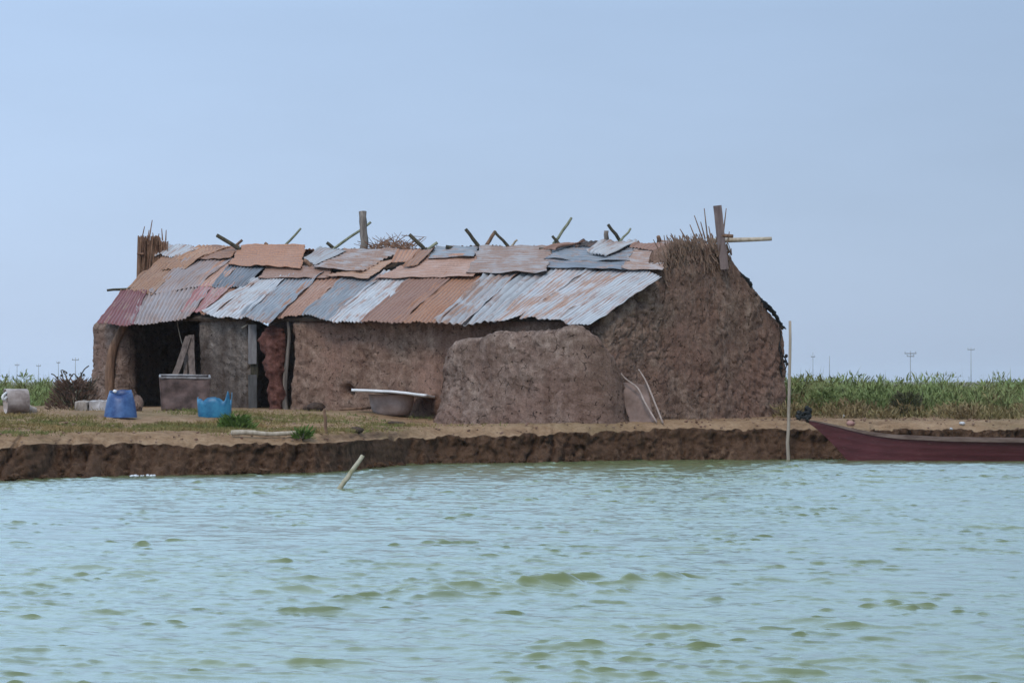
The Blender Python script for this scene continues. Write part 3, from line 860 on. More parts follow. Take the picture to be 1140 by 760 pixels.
# ------------------------------------------------------------------ low mud wall in front of the hut
yw = [Hxy(3.05, -.78), Hxy(2.5, -.92), Hxy(1.5, -.95), Hxy(.25, -.92), Hxy(-.22, -.82), Hxy(-.44, -.5), Hxy(-.42, -.05)]
yw = curve([np.array([*p, 0]) for p in yw], 8)[:, :2]
def yz(a, t):
    return float(np.interp(t, [0, .035, .1, .2, .5, .68, .75, .79, .85, .91, 1.0], [1.3, 1.72, 2.02, 2.15, 2.22, 2.28, 2.36, 2.33, 2.12, 1.8, 1.2]))
o = wall('mud_wall', yw, .36, yz, MUDP, None, zb=.35, r=.18, flare=.22, amp=1.3, seed=33, origin=on_ground(*Hxy(1.5, -1.1)))
tag(o, 'low free standing brown mud wall with rounded top in front of the hut', 'mud wall')

# rubble at the foot of the walls
def lump(name, px, py, r, mat, label, cat, seed, amp=.35, group=None, nu=14, nv=9, sink=.35):
    g = ground_hit(px, py)
    m = MB(); r = np.array(r, float)
    m.blob(g + np.array([0, 0, r[2] * (1 - sink)]), r, seed, amp, 1.6, nu, nv)
    o = m.build(name, mat, None, origin=g)
    return tag(o, label, cat, group)
CLOD = mud_mat('clod', (.035, .022, .017), (.085, .058, .046), (.16, .11, .09), (.10, .07, .055), crack=.3, scale=2)
lump('earth_clod', 352, 457, (.17, .12, .10), CLOD, 'dark earth clod at the wall foot above the thin stake', 'clod', 1)
lump('earth_clod', 341, 456, (.06, .06, .05), CLOD, 'small dark clod left of the bigger dark clod by the doorway', 'clod', 2)
lump('earth_clod', 440, 473, (.16, .10, .04), CLOD, 'flat dark clod on the bare soil just below the basin', 'clod', 3)
lump('earth_clod', 397, 481, (.10, .08, .05), CLOD, 'dark clod near the bank edge right of the thin stake', 'clod', 4)
lump('earth_clod', 483, 464, (.34, .25, .20), MUDP, 'heap of brown rubble between basin and low mud wall', 'rubble', 5, .5)
lump('earth_clod', 502, 466, (.2, .2, .12), MUDP, 'small brown rubble lump at left foot of the low mud wall', 'rubble', 6, .5)
lump('pale_stone', 381, 455, (.09, .06, .05), simple('pale_stone', (.35, .3, .27), (.55, .5, .46), 9), 'small whitish stone at the wall foot left of the basin', 'stone', 7)

# ------------------------------------------------------------------ pillar in the doorway
pil = [(307, 458), (307, 440), (306, 418), (304.5, 402), (303, 385), (303, 372), (303, 366)]
rad = [.175, .165, .175, .20, .235, .225, .15]
Yp = H(8.15, -.22, 0)[1]
pts = curve([at(px, py, Yp) for px, py in pil], 9)
rr = np.interp(np.linspace(0, 6, len(pts)), range(7), rad)
th = np.linspace(0, 2 * math.pi, 41)[:-1]
G = np.array([[p + np.array([math.cos(t) * r_, math.sin(t) * r_ * .8, 0]) for t in np.append(th, th[0])] for p, r_ in zip(pts, rr)])
cap = np.repeat(pts[-1][None, None, :] + np.array([0, 0, .05]), 41, 1); G = np.concatenate([G, cap], 0)
dsp = .09 * fbm(G[..., 0] * 3, G[..., 1] * 3, G[..., 2] * 3, 3) + .035 * fbm(G[..., 0] * 11, G[..., 1] * 11, G[..., 2] * 11, 2)
cen = np.concatenate([pts, pts[-1:]], 0)[:, None, :]
dirv = G - cen; nn = np.linalg.norm(dirv, axis=-1, keepdims=True) + 1e-6
G = G + dirv / nn * dsp[..., None] * np.clip(nn / .1, 0, 1)
o = grid_obj('mud_pillar', G, MUDR, origin=on_ground(pts[0][0], pts[0][1]), flip=True)
tag(o, 'lumpy reddish brown mud pillar standing in the narrow doorway', 'pillar')

# ------------------------------------------------------------------ things in front of the hut
def lathe_grid(prof, n=48, wob=0, seed=0):
    th = np.linspace(0, 2 * math.pi, n + 1)
    P = np.array([[(r * math.cos(t), r * math.sin(t), z) for t in th] for r, z in prof])
    if wob:
        w = wob * fbm(P[..., 0] * 2.5 + seed, P[..., 1] * 2.5, P[..., 2] * 1.2, 2)
        P[..., 0] *= 1 + w; P[..., 1] *= 1 + w
    return P
def plastic(name, c1, c2, rough=.45, trans=.0):
    m, nt, p = new_mat(name)
    v = objvec(nt)
    nt.links.new(ramp(nt, noise(nt, v, 3.5, 6, .7), [(.36, c1), (.62, c2)]), p.inputs['Base Color'])
    p.inputs['Roughness'].default_value = rough
    bump(nt, p, noise(nt, v, 30), .15, .004)
    return m

# blue drum, open top with a wavy cut rim
g = ground_hit(134, 464.5)
drum = thing('plastic_drum', 'dark blue cut plastic drum narrowing to its open top at the dark left opening', 'drum', g)
sc_ = g[1] / F
bl = plastic('blue_plastic', (.003, .028, .13), (.05, .12, .28))
n = 56; th = np.linspace(0, 2 * math.pi, n + 1)
P = []
rim = np.array([28.2 + 3.0 * math.sin(t) + .8 * math.sin(t * 2 + 1) + .4 * math.sin(t * 5) for t in th])
for k_, (r_, hz) in enumerate([(18.4, 0), (18.1, .08), (17.3, .28), (16.0, .52), (14.2, .78), (12.2, 1.0)]):
    P.append([(r_ * math.cos(t) * (1 + .03 * math.sin(3 * t)), r_ * math.sin(t), hz * rm) for t, rm in zip(th, rim)])
for (r_, hz) in [(11.5, 1.0), (13.0, .75), (16.4, .25), (17.4, .03)]:
    P.append([(r_ * math.cos(t) * (1 + .03 * math.sin(3 * t)), r_ * math.sin(t), hz * rm) for t, rm in zip(th, rim)])
P = np.array(P) * sc_ + g
grid_obj('body', P, bl, drum, flip=True)
mb = MB(); mb.blob(g + np.array([-5 * sc_, -8 * sc_, 29 * sc_]), (.035, .03, .03), 3, .2); mb.build('cap', simple('white_plastic', (.6, .6, .62), (.75, .75, .76), 5, .4), drum)

# blue jug cut into a jagged crown
g = ground_hit(239, 464.5)
jug = thing('cut_jug', 'bright blue plastic jug cut to a jagged crown beside the rusty tank', 'jug', g)
sc_ = g[1] / F
bl2 = plastic('light_blue_plastic', (.006, .09, .20), (.035, .21, .35))
n = 120; th = np.linspace(0, 2 * math.pi, n + 1)
crown = np.interp((th + 3.3) % (2 * math.pi), [0, .15, .35, .6, .9, 1.2, 1.5, 1.8, 2.1, 2.35, 2.6, 2.75, 2.9, 3.05, 3.3, 3.6, 4.0, 4.4, 4.8, 5.3, 5.8, 6.1, 6.283],
                  [23, 21, 17, 20, 21, 18, 22, 23, 17, 19, 30, 26, 14, 15, 28, 17, 20, 15, 22, 14, 21, 16, 21])
P = []
for (r_, hz) in [(17.5, 0), (18.2, .08), (18.6, .4), (19.0, .7), (19.4, 1.0), (18.9, 1.0), (18.4, .6), (17.6, .1)]:
    P.append([(np.sign(math.cos(t)) * abs(math.cos(t)) ** .75 * r_, np.sign(math.sin(t)) * abs(math.sin(t)) ** .75 * r_ * .8, hz * c_) for t, c_ in zip(th, crown)])
P = np.array(P) * sc_ + g
grid_obj('body', P, bl2, jug, flip=True)
bt = [(17.5 * math.cos(t), 14 * math.sin(t), 1.2) for t in th[:-1]]
mb = MB(); mb.add(np.array(bt) * sc_ + g, [tuple(range(n))]); mb.build('bottom', bl2, jug)

# rusty steel tank
g = ground_hit(205, 457)
tank = thing('steel_tank', 'rusty brown open steel tank in front of the dark opening', 'tank', g)
tm = simple('rusty_steel', (.05, .032, .028), (.15, .098, .088), 5, .8, bs=.5)
Yt = g[1]
f0 = [at(181, 457, Yt), at(232, 457, Yt), at(234, 421, Yt), at(178.5, 420.5, Yt)]
b0 = [p + np.array([-.08, .6, .05]) for p in f0]
def ngrid(q, nx, ny, amp=.0, seed=0):
    u, v = np.meshgrid(np.linspace(0, 1, nx), np.linspace(0, 1, ny), indexing='ij')
    P = ((1 - u)[..., None] * (1 - v)[..., None] * q[0] + u[..., None] * (1 - v)[..., None] * q[1] + u[..., None] * v[..., None] * q[2] + (1 - u)[..., None] * v[..., None] * q[3])
    P[..., 1] += amp * fbm(u * 3 + seed, v * 3, seed, 3)
    return P
def tank_side(q, i):
    G = ngrid(q, 20, 14, .025, i)
    o = grid_obj('side_panel', G, tm, tank); md = o.modifiers.new('t', 'SOLIDIFY'); md.thickness = .02
tank_side(f0, 1); tank_side(b0, 2); tank_side([f0[0], b0[0], b0[3], f0[3]], 3); tank_side([f0[1], b0[1], b0[2], f0[2]], 4)
o = grid_obj('bottom_panel', ngrid([f0[0] + [0, 0, .03], f0[1] + [0, 0, .03], b0[1] + [0, 0, .03], b0[0] + [0, 0, .03]], 8, 8), tm, tank)
o.modifiers.new('t', 'SOLIDIFY').thickness = .02
mb = MB(); loop = [f0[3], f0[2], b0[2], b0[3]]
for i in range(4):
    a, b = loop[i], loop[(i + 1) % 4]
    mb.tube([a + (b - a) * t for t in np.linspace(0, 1, 5)], .022, 6, .1, i)
mb.build('rim', simple('pale_rim', (.10, .08, .075), (.34, .32, .32), 7, .6), tank)

# boards leaning behind the tank
TANKB = simple('dusty_board', (.07, .052, .045), (.19, .145, .125), 6, .9, (3, 3, .4))
Yb = H(10.5, -.25, 0)[1]
for i, (a, b, w, lab) in enumerate((((193, 424), (210, 375), .12, 'slanting grey brown board leaning on the wall end behind the rusty tank'),
                               ((214, 424), (212.5, 373), .13, 'upright grey brown board at the wall edge behind the rusty tank'),
                               ((206, 424), (207.5, 392), .08, 'short pale board between the two longer boards behind the rusty tank'))):
    mb = MB(); mb.plank(at(*a, Yb - .35 + .06 * i), at(*b, Yb + .06 * i), w, .035, (1, 0, 0), 6, .006, i)
    o = mb.build('leaning_board', TANKB, None, smooth=False, origin=at(*a, Yb))
    tag(o, lab, 'board')

# tub lying on its side, far left
g = ground_hit(18, 460)
tub = thing('plastic_tub', 'pale grey brown tub with rope handle lying on its side at far left', 'tub', g)
sc_ = g[1] / F
tubm = simple('dusty_plastic', (.22, .17, .15), (.46, .39, .36), 5, .7)
prof = [(0, 24.5), (12.6, 24.5), (12.9, 24), (13.4, 10), (13.9, 0), (14.4, -.6), (13.2, -.6), (12.6, 10), (12.0, 23.5), (0, 23.5)]
Pt = lathe_grid(prof, 48, .03, 2)
ax = np.array([.93, .36, .03]); ax /= np.linalg.norm(ax)
up = np.array([0, 0, 1.0]); up -= ax * up.dot(ax); up /= np.linalg.norm(up); sd = np.cross(ax, up)
cen = at(6.5, 448, g[1]); cen[2] = g[2] + 13.4 * sc_
W_ = cen + (Pt[..., 0:1] * sd + Pt[..., 1:2] * up + Pt[..., 2:3] * ax) * sc_
grid_obj('body', W_, tubm, tub)
mb = MB(); mb.tube(curve([at(7, 437, g[1] - .15), at(3, 441, g[1] - .3), at(4, 445, g[1] - .3), at(7, 442, g[1] - .2), at(8, 447, g[1] - .1)], 5), .022, 6, .1); mb.build('handle', simple('white_rope', (.55, .52, .5), (.7, .68, .66), 9), tub)
lump('pale_stone', 33, 459, (.12, .1, .07), simple('pale_stone_b', (.3, .24, .2), (.48, .4, .34), 9), 'small pale stone beside the mouth of the tub at far left', 'stone', 12)

# two pale blocks at the left end of the hut
blk = simple('pale_block', (.26, .23, .22), (.47, .43, .42), 5, .9)
def block(px0, px1, py0, py1, label, seed, depth=.4):
    g = ground_hit((px0 + px1) / 2, py1); Y = g[1]
    G = []
    q = [at(px0, py1 + 1, Y), at(px1, py1 + 1, Y), at(px1 - .5, py0, Y), at(px0 + 1, py0 + .5, Y)]
    mb = MB(); nseg = 9
    ring = []
    # rounded box as rings along x
    for i in range(nseg + 1):
        t = i / nseg; e = .88 if i in (0, nseg) else 1
        b = q[0] * (1 - t) + q[1] * t; tp = q[3] * (1 - t) + q[2] * t
        c = (b + tp) / 2; hh = (tp[2] - b[2]) / 2 * e
        for (yy, zz) in ((-1, -1), (-1.0, .0), (-1, .85), (-.8, 1), (0, 1.02), (.8, 1), (1, .85), (1, 0), (1, -1)):
            ring.append(c + np.array([0, (yy + 1) * depth / 2 * e, zz * hh]) + rng.normal(0, .008, 3))
    m_ = 9
    Fc = [(i * m_ + k, i * m_ + (k + 1) % m_, (i + 1) * m_ + (k + 1) % m_, (i + 1) * m_ + k) for i in range(nseg) for k in range(m_)]
    Fc += [tuple(range(m_))[::-1], tuple(nseg * m_ + k for k in range(m_))]
    mb.add(ring, Fc); o = mb.build('stone_block', blk if seed else simple('tan_block', (.22, .18, .15), (.38, .32, .28), 5, .9), None, origin=g, smooth=False)
    tag(o, label, 'block')
block(83, 97, 446, 458, 'tan block at the left end of the hut, left of the whiter block', 0)
block(98, 120, 445.5, 458, 'whitish block between the tan block and the dark blue drum', 1)
lump('earth_clod', 153.5, 457, (.10, .16, .16), MUDP, 'upright brown lump just right of the dark blue drum', 'clod', 17, .2)

# basin with a white board across it
g = ground_hit(436, 462.5)
sc_ = g[1] / F
basin = thing('basin', 'dusty pinkish brown round basin standing before the long wall', 'basin', g)
bm_ = simple('dusty_basin', (.21, .15, .13), (.37, .285, .255), 4, .7)
prof = [(0, 0), (15, 0), (19, 1.5), (22, 6), (24, 13), (25, 21), (25.8, 22.5), (25.6, 23.6), (24.6, 23.2), (23.2, 14), (20.5, 5.5), (0, 3)]
P = lathe_grid(prof, 48, .02, 5); P[..., 1] *= .8
grid_obj('bowl', P * sc_ + g, bm_, basin)
mb = MB(); rm_ = 25.4
mb.tube([g + np.array([rm_ * math.cos(t), rm_ * .8 * math.sin(t), 22.6]) * sc_ for t in np.linspace(0, 2 * math.pi, 49)], .012, 6)
mb.build('rim', bm_, basin)
Yb = g[1]
A = at(398, 433.2, Yb); B = at(480.5, 439.2, Yb)
u = np.linspace(0, 1, 30); v = np.linspace(-1, 1, 14)
U, Vv = np.meshgrid(u, v, indexing='ij')
G = A + (B - A) * U[..., None]
G = G + np.array([.08, .55, -.022])[None, None] * Vv[..., None]
G[..., 2] += .012 * np.sin(U * 5 + Vv) + .008 * fbm(U * 4, Vv * 2, 1.0, 2)
o = grid_obj('cover_board', G, simple('white_sheet', (.66, .66, .67), (.82, .82, .83), 4, .35), None, origin=(A + B) / 2)
o.modifiers.new('t', 'SOLIDIFY').thickness = .045
tag(o, 'flat white board laid across the top of the basin', 'board')

# leaning pinkish board and two bent sticks by the gable
gY = 49.75
q = [at(701, 471, gY - .25), at(729, 471, gY - .25), at(720, 428, gY + .1), at(690, 425, gY + .1)]
G = ngrid(q, 14, 18, .03, 4)
G[..., 0] += .03 * fbm(G[..., 2] * 5, 2.0, 0, 3)
o = grid_obj('leaning_board', G, simple('pinkish_board', (.13, .085, .068), (.24, .165, .14), 4, .9), None, origin=on_ground(q[0][0], q[0][1]))
o.modifiers.new('t', 'SOLIDIFY').thickness = .05
tag(o, 'pinkish brown board leaning against the gable beside the low mud wall', 'board')
for i, (pts, lab) in enumerate((([(687, 411), (697, 422), (710, 432), (718, 448), (731, 470)], 'bent thin pale stick crossing the face of the leaning pinkish board'),
                               ([(711, 411), (719, 424), (727, 443), (738, 471)], 'thin pale stick leaning just right of the pinkish board'))):
    mb = MB(); c_ = curve([at(px, py, gY + .05 - (py - 411) / 60 * .5) for px, py in pts], 5)
    mb.tube(c_, np.linspace(.012, .018, len(c_)), 7, .1, i)
    o = mb.build('bent_stick', PALEW if 0 else simple('stick_pinkgrey', (.24, .18, .155), (.42, .33, .29), 8), None, origin=c_[-1]); tag(o, lab, 'stick', 'sticks leaning on the gable')

# ------------------------------------------------------------------ stakes and poles
def gpole(name, foot, tip, r, mat, label, cat, Y, Y2=None, seed=0, group=None, extra=.3, wob=.005):
    p0, p1 = at(*foot, Y), at(*tip, Y if Y2 is None else Y2)
    d = (p1 - p0); d /= np.linalg.norm(d)
    rr = np.random.default_rng(seed)
    pts = [p0 - d * extra] + [p0 + (p1 - p0) * t + rr.normal(0, wob, 3) for t in np.linspace(0, 1, 9)]
    mb = MB(); mb.tube(pts, np.linspace(r, r * .75, len(pts)), 9, .06, seed)
    return tag(mb.build(name, mat, None, origin=p0), label, cat, group)
MOOR = simple('mooring_wood', (.24, .19, .15), (.38, .31, .25), 5, .85, (3, 3, .3))
gpole('mooring_pole', (877.5, 511.5), (880, 358), .031, MOOR, 'tall thin pale pole standing upright at the water edge by the boat', 'pole', 48.8, seed=2, wob=.007)
gpole('wooden_stake', (377, 545), (404, 507), .034, simple('stake_wood', (.24, .22, .12), (.45, .40, .31), 6), 'leaning pale wooden stake sticking out of the water', 'stake', F * CZ / (545 - 424), seed=3, wob=.002)
gs = ground_hit(362.5, 482)
gpole('thin_stake', (363, 482), (361, 455), .028, BROWNW, 'short thin dark stake upright on the soil near the bank edge', 'stake', gs[1], seed=4, extra=.1)
a = ground_hit(258, 486.5); b = ground_hit(341, 487.5)
mb = MB(); n_ = 14
mb.tube([np.array([a[0] + (b[0] - a[0]) * t, a[1] + (b[1] - a[1]) * t, ground_z(a[0] + (b[0] - a[0]) * t, a[1] + (b[1] - a[1]) * t) + .06 + .01 * math.sin(t * 9)]) for t in np.linspace(0, 1, n_)], np.linspace(.04, .028, n_), 8, .1)
tag(mb.build('fallen_pole', PALEW, None, origin=a), 'pale pole lying flat on the grass near the bank edge', 'pole')
a = ground_hit(381, 457.5)
mb = MB(); mb.tube([a + [-.05, 0, .03], a + [.35, .1, .05], a + [.75, .25, .08]], .022, 7, .1)
tag(mb.build('fallen_stick', BROWNW, None, origin=a), 'brown stick lying at the wall foot left of the basin', 'stick')

# ------------------------------------------------------------------ boat
def build_boat():
    O = np.array([at(898, 467, 48.35)[0] - .10, 48.3, 0.0])
    bt = thing('wooden_boat', 'long maroon wooden boat with a rising pointed bow moored at the bank', 'boat', O)
    L = 8.0
    def gun(t):  # sheer
        x = t * L
        return np.interp(x, [0, .35, .7, 1.1, 1.6, 2.4, 3.6, 5.5, 7, 8], [.70, .62, .535, .465, .415, .375, .355, .35, .40, .52])
    def beam(t): return .50 * np.clip(np.sin(np.clip(t * 3.3, 0, math.pi / 2)), 0, 1) * (1 - .8 * sstep(.75, 1.0, t)) + .012
    t = np.concatenate([np.linspace(0, .25, 34)[:-1], np.linspace(.25, 1, 60)])
    w = np.linspace(0, 1, 16)
    T, Wg = np.meshgrid(t, w, indexing='ij')
    zk = -.16
    def pos(T, Wg, side, inset=0.0):
        zg = gun(T) - inset * .0
        z = zk + (zg - zk) * Wg + inset * (1 - Wg)
        stem = .92 * (1 - np.clip((z + .16) / .86, 0, 1)) ** .75
        x = T * L + stem * (1 - np.clip(T / .22, 0, 1)) ** 1.4
        hb = np.maximum(beam(T) - inset, .004) * (.52 + .48 * Wg ** .8) * np.clip(Wg * 6, 0, 1) ** .5
        plank_ = .007 * np.abs(np.sin(Wg * math.pi * 5))
        y = side * (hb + (plank_ if inset == 0 else 0))
        x = x + .0
        return np.stack([O[0] + x, O[1] + y + .05 * T * L * .4, z], -1)
    near = pos(T, Wg, -1); farr = pos(T, Wg, 1); ni = pos(T, Wg, -1, .035); fi = pos(T, Wg, 1, .035)
    full = np.concatenate([near[:, ::-1], farr[:, 1:], fi[:, ::-1], ni[:, 1:], near[:, -1:]], 1)
    hm, nt, p = new_mat('maroon_paint')
    v = objvec(nt, (.5, 2, 2.5))
    c = ramp(nt, noise(nt, v, 3, 7, .7), [(.3, (.055, .009, .012)), (.6, (.105, .020, .026)), (.8, (.17, .065, .065))])
    c = mixc(nt, ramp(nt, noise(nt, v, 14, 5, .7), [(.62, (0, 0, 0)), (.74, (.7, .7, .7))]), c, (.19, .12, .11))
    nt.links.new(c, p.inputs['Base Color']); p.inputs['Roughness'].default_value = .6
    bump(nt, p, noise(nt, v, 12), .3, .01)
    grid_obj('hull', full, hm, bt, flip=True)
    gm = simple('gunwale_wood', (.09, .055, .045), (.20, .14, .115), 6, .85, (.4, 2, 2))
    for sgn in (-1, 1):
        mb = MB(); tt = np.linspace(.0, 1, 60)
        pts = [pos(np.array([[a]]), np.array([[1.0]]), sgn)[0, 0] + np.array([0, 0, .012]) for a in tt]
        # flat rubbing strake
        V = []
        for pnt, a in zip(pts, tt):
            k_ = min(1, .25 + a * 5)
            for dy, dz in ((-.03, -.05), (.02, -.05), (.02, .012), (-.03, .012)): V.append(pnt + np.array([0, dy * k_ * (1 if sgn < 0 else -1), dz * k_]))
        Fc = [(i * 4 + a, i * 4 + (a + 1) % 4, i * 4 + 4 + (a + 1) % 4, i * 4 + 4 + a) for i in range(59) for a in range(4)] + [(3, 2, 1, 0), (236, 237, 238, 239)]
        mb.add(V, Fc); mb.build('gunwale', gm, bt, smooth=False)
    for xx in (2.2, 3.9, 5.6):
        mb = MB(); hb = float(beam(np.array(xx / L))) - .03
        c0 = np.array([O[0] + xx, O[1] + .02 * xx, float(gun(xx / L)) - .08])
        mb.plank(c0 - [0, hb, 0], c0 + [0, hb, 0], .18, .03, (1, 0, 0), 4, .002); mb.build('thwart', gm, bt, smooth=False)
    # black knotted lashing on the stem head
    mb = MB(); Yq = 48.3
    for i, (px, py, r) in enumerate(((889.5, 460, .045), (889, 464, .05), (892, 463, .04), (898.5, 454.5, .042), (901.5, 457, .04), (899, 460, .05), (898, 464, .06), (901, 463, .04), (895, 464, .035))):
        mb.blob(at(px, py, Yq), (r, r * .9, r * 1.05), i, .55, 2.2, 12, 9)
    mb.tube([at(899, 470, Yq), at(899, 462, Yq), at(900, 453, Yq)], .035, 7, .2)
    mb.tube(curve([at(890, 463, Yq), at(896, 459, Yq - .05), at(902, 461, Yq), at(898, 467, Yq - .06)], 5), .022, 6, .2)
    mb.build('bow_lashing', BLACK, bt)
build_boat()

# ------------------------------------------------------------------ vegetation
def leaf_mat(name, c1, c2, c3, scale=.9, tr=.25):
    m, nt, p = new_mat(name)
    v = objvec(nt)
    c = ramp(nt, noise(nt, v, scale, 5, .65), [(.33, c1), (.5, c2), (.68, c3)])
    g = nt.nodes.new('ShaderNodeNewGeometry')
    c = mixc(nt, .55, c, ramp(nt, g.outputs['Random Per Island'], [(0, (.55, .55, .5)), (1, (1.35, 1.35, 1.25))]), 'MULTIPLY')
    nt.links.new(c, p.inputs['Base Color'])
    p.inputs['Roughness'].default_value = .7; p.inputs['Specular IOR Level'].default_value = .2
    return m

def blades(name, B, tip, width, mat, bend=None, origin=None, parent=None):
    """B,tip (n,3); each blade is a bent strip of two quads tapering to a point"""
    n = len(B)
    d = tip - B
    az = rng.uniform(0, math.pi, n)
    sd = np.stack([np.cos(az), np.sin(az) * .4, rng.normal(0, .2, n)], -1) * (width[:, None] / 2)
    mid = B + d * .55 + (rng.normal(0, .08, (n, 3)) * np.linalg.norm(d, axis=1)[:, None])
    V = np.stack([B - sd * .7, B + sd * .7, mid + sd, mid - sd, tip], 1).reshape(-1, 3)
    b = np.arange(n) * 5
    q = np.stack([b, b + 1, b + 2, b + 3], -1); t = np.stack([b + 3, b + 2, b + 4], -1)
    loops = np.concatenate([q.ravel(), t.ravel()])
    starts = np.concatenate([np.arange(n) * 4, n * 4 + np.arange(n) * 3])
    return raw_mesh(name, V, loops, starts, mat, parent, smooth=False, origin=origin)

def scrub(name, x0, x1, y0, y1, nclump, per, hts, mat, wide=.3, edge=None):
    """mass of leafy marsh scrub: clumps of stems that carry short leaves over their whole height"""
    Bs, Ts, Ws = [], [], []
    for i in range(nclump):
        y = y0 + (y1 - y0) * rng.uniform() ** 1.5
        x = rng.uniform(x0, x1)
        if edge is not None and not edge(x, y): continue
        gz_ = float(ground_z(x, y))
        hh = rng.uniform(*hts) * (1 + .95 * float(np.clip(fbm(x * .8, y * .5, 3.0, 3), -.5, .8)))
        n = per
        # leaf positions fill a rough tuft, denser low down
        hz = rng.uniform(.0, 1, n) ** .8 * hh
        rad_ = wide * (.5 + .7 * rng.uniform(size=n)) * (1.05 - .6 * hz / hh)
        an = rng.uniform(0, 6.283, n)
        b = np.stack([x + np.cos(an) * rad_ * rng.uniform(size=n) ** .5, y + np.sin(an) * rad_, gz_ + hz * .95 - .03], -1)
        L = rng.uniform(.06, .2, n)
        t = b + np.stack([np.cos(an) * L * rng.uniform(.1, .9, n), np.sin(an) * L * .6, L * rng.uniform(.1, 1.0, n)], -1)
        Bs.append(b); Ts.append(t); Ws.append(rng.uniform(.015, .045, n))
        # upright stems that break the skyline
        k_ = 5
        sx = rng.normal(0, wide * .5, k_); b = np.stack([x + sx, y + rng.normal(0, wide * .4, k_), np.full(k_, gz_)], -1)
        t = b + np.stack([rng.normal(0, .1, k_), rng.normal(0, .1, k_), hh * rng.uniform(.7, 1.25, k_)], -1)
        Bs.append(b); Ts.append(t); Ws.append(rng.uniform(.012, .022, k_))
    o = blades(name, np.concatenate(Bs), np.concatenate(Ts), np.concatenate(Ws), mat)
    o['kind'] = 'stuff'
    return o
SCRUB = leaf_mat('scrub_leaf', (.20, .18, .085), (.155, .19, .07), (.18, .25, .095), .55)
SCRUBD = leaf_mat('scrub_dry', (.22, .15, .085), (.19, .15, .07), (.14, .14, .055), .8)
def right_of_hut(x, y): return x > .0942 * y - .35 or y > 62
o = scrub('scrub', 4.0, 17, 55.0, 74, 820, 84, (.29, .48), SCRUB, .42, right_of_hut)
o = scrub('dry_scrub', 5.0, 17, 53.2, 57.5, 260, 60, (.10, .30), SCRUBD, .35, right_of_hut)
def left_of_hut(x, y): return x < -9.75 - (y - 58) * .12
o = scrub('scrub', -24, -9.4, 61, 78, 560, 80, (.32, .52), SCRUB, .42, left_of_hut)
# distant plain, only a fringe on the horizon
o = scrub('far_scrub', -60, 60, 110, 260, 900, 16, (.4, .9), leaf_mat('far_leaf', (.10, .09, .045), (.075, .10, .04), (.08, .12, .045), .1), 1.2)

# dry brown bush against the left end of the hut, with dead twigs above
def bush(name, px, py, w, h, n, mat, label, cat, twigs, Y=None, seed=0):
    g = ground_hit(px, py) if Y is None else on_ground(at(px, py, Y)[0], Y)
    root = thing(name, label, cat, g)
    r = np.random.default_rng(seed)
    an = r.uniform(0, 6.283, n); hz = r.uniform(0, 1, n) ** .9 * h; rd = w * np.sqrt(r.uniform(size=n)) * (1.05 - .55 * hz / h)
    b = np.stack([g[0] + np.cos(an) * rd, g[1] + np.sin(an) * rd * .7, g[2] + hz], -1)
    L = r.uniform(.05, .16, n)
    t = b + np.stack([np.cos(an) * L * .8, np.sin(an) * L * .5, L * r.uniform(-.1, 1, n)], -1)
    blades('foliage', b, t, r.uniform(.012, .04, n), mat, parent=root)
    mb = MB()
    for i in range(twigs):
        a = r.uniform(0, 6.283); tp = g + np.array([math.cos(a) * w * .8, math.sin(a) * w * .5, h * r.uniform(.7, 1.25)])
        mb.tube(curve([g, g + (tp - g) * .5 + r.normal(0, .05, 3), tp], 4), np.linspace(.018, .007, 9), 5)
    mb.build('twigs', DARKW, root)
    return root
DRYL = leaf_mat('dry_leaf', (.085, .05, .038), (.14, .085, .065), (.20, .135, .10), 2)
GRN = leaf_mat('weed_leaf', (.05, .085, .018), (.085, .14, .03), (.12, .17, .045), 3)
b_ = bush('dry_bush', 82, 456, .55, .5, 1900, DRYL, 'dry brown bush left of the hut behind the pale blocks', 'bush', 26, seed=1)
# dark dead twigs poking over the scrub
Yt = 61.5
g = on_ground(at(80, 440, Yt)[0], Yt)
tw = MB()
for pth in ([(88, 440), (90, 422), (90, 414)], [(90, 418), (94, 411), (99, 407)], [(72, 440), (70, 420), (68, 412), (74, 414)],
            [(75, 440), (77, 424), (82, 416), (86, 420)], [(80, 440), (88, 420), (95, 418)], [(66, 425), (61, 418), (57, 416)], [(76, 440), (74, 420), (71, 415)]):
    tw.tube(curve([at(*q, Yt) for q in pth], 4), .013, 5)
for q in ((74, 415), (71, 414), (78, 417), (68, 418), (86, 420), (93, 417), (64, 420), (80, 418)): tw.blob(at(*q, Yt), .022, int(q[0]), .6, 2.5, 9, 7)
tag(tw.build('dead_shrub', DARKW, None, origin=g), 'dark leafless twiggy shrub rising above the scrub left of the hut', 'shrub')
bush('weed_tuft', 263, 478, .30, .17, 900, GRN, 'bright green weed tuft on the soil below the jagged blue jug', 'weed', 4, seed=3)
bush('weed_tuft', 337, 489, .16, .10, 260, GRN, 'small olive weed tuft at the right end of the fallen pole', 'weed', 2, seed=4)
bush('dark_bush', 1010, 448, .38, .42, 900, leaf_mat('dark_leaf', (.05, .05, .028), (.075, .075, .035), (.10, .095, .045), 2), 'dark leafy bush in the middle of the green scrub behind the boat', 'bush', 8, Y=54.6, seed=5)

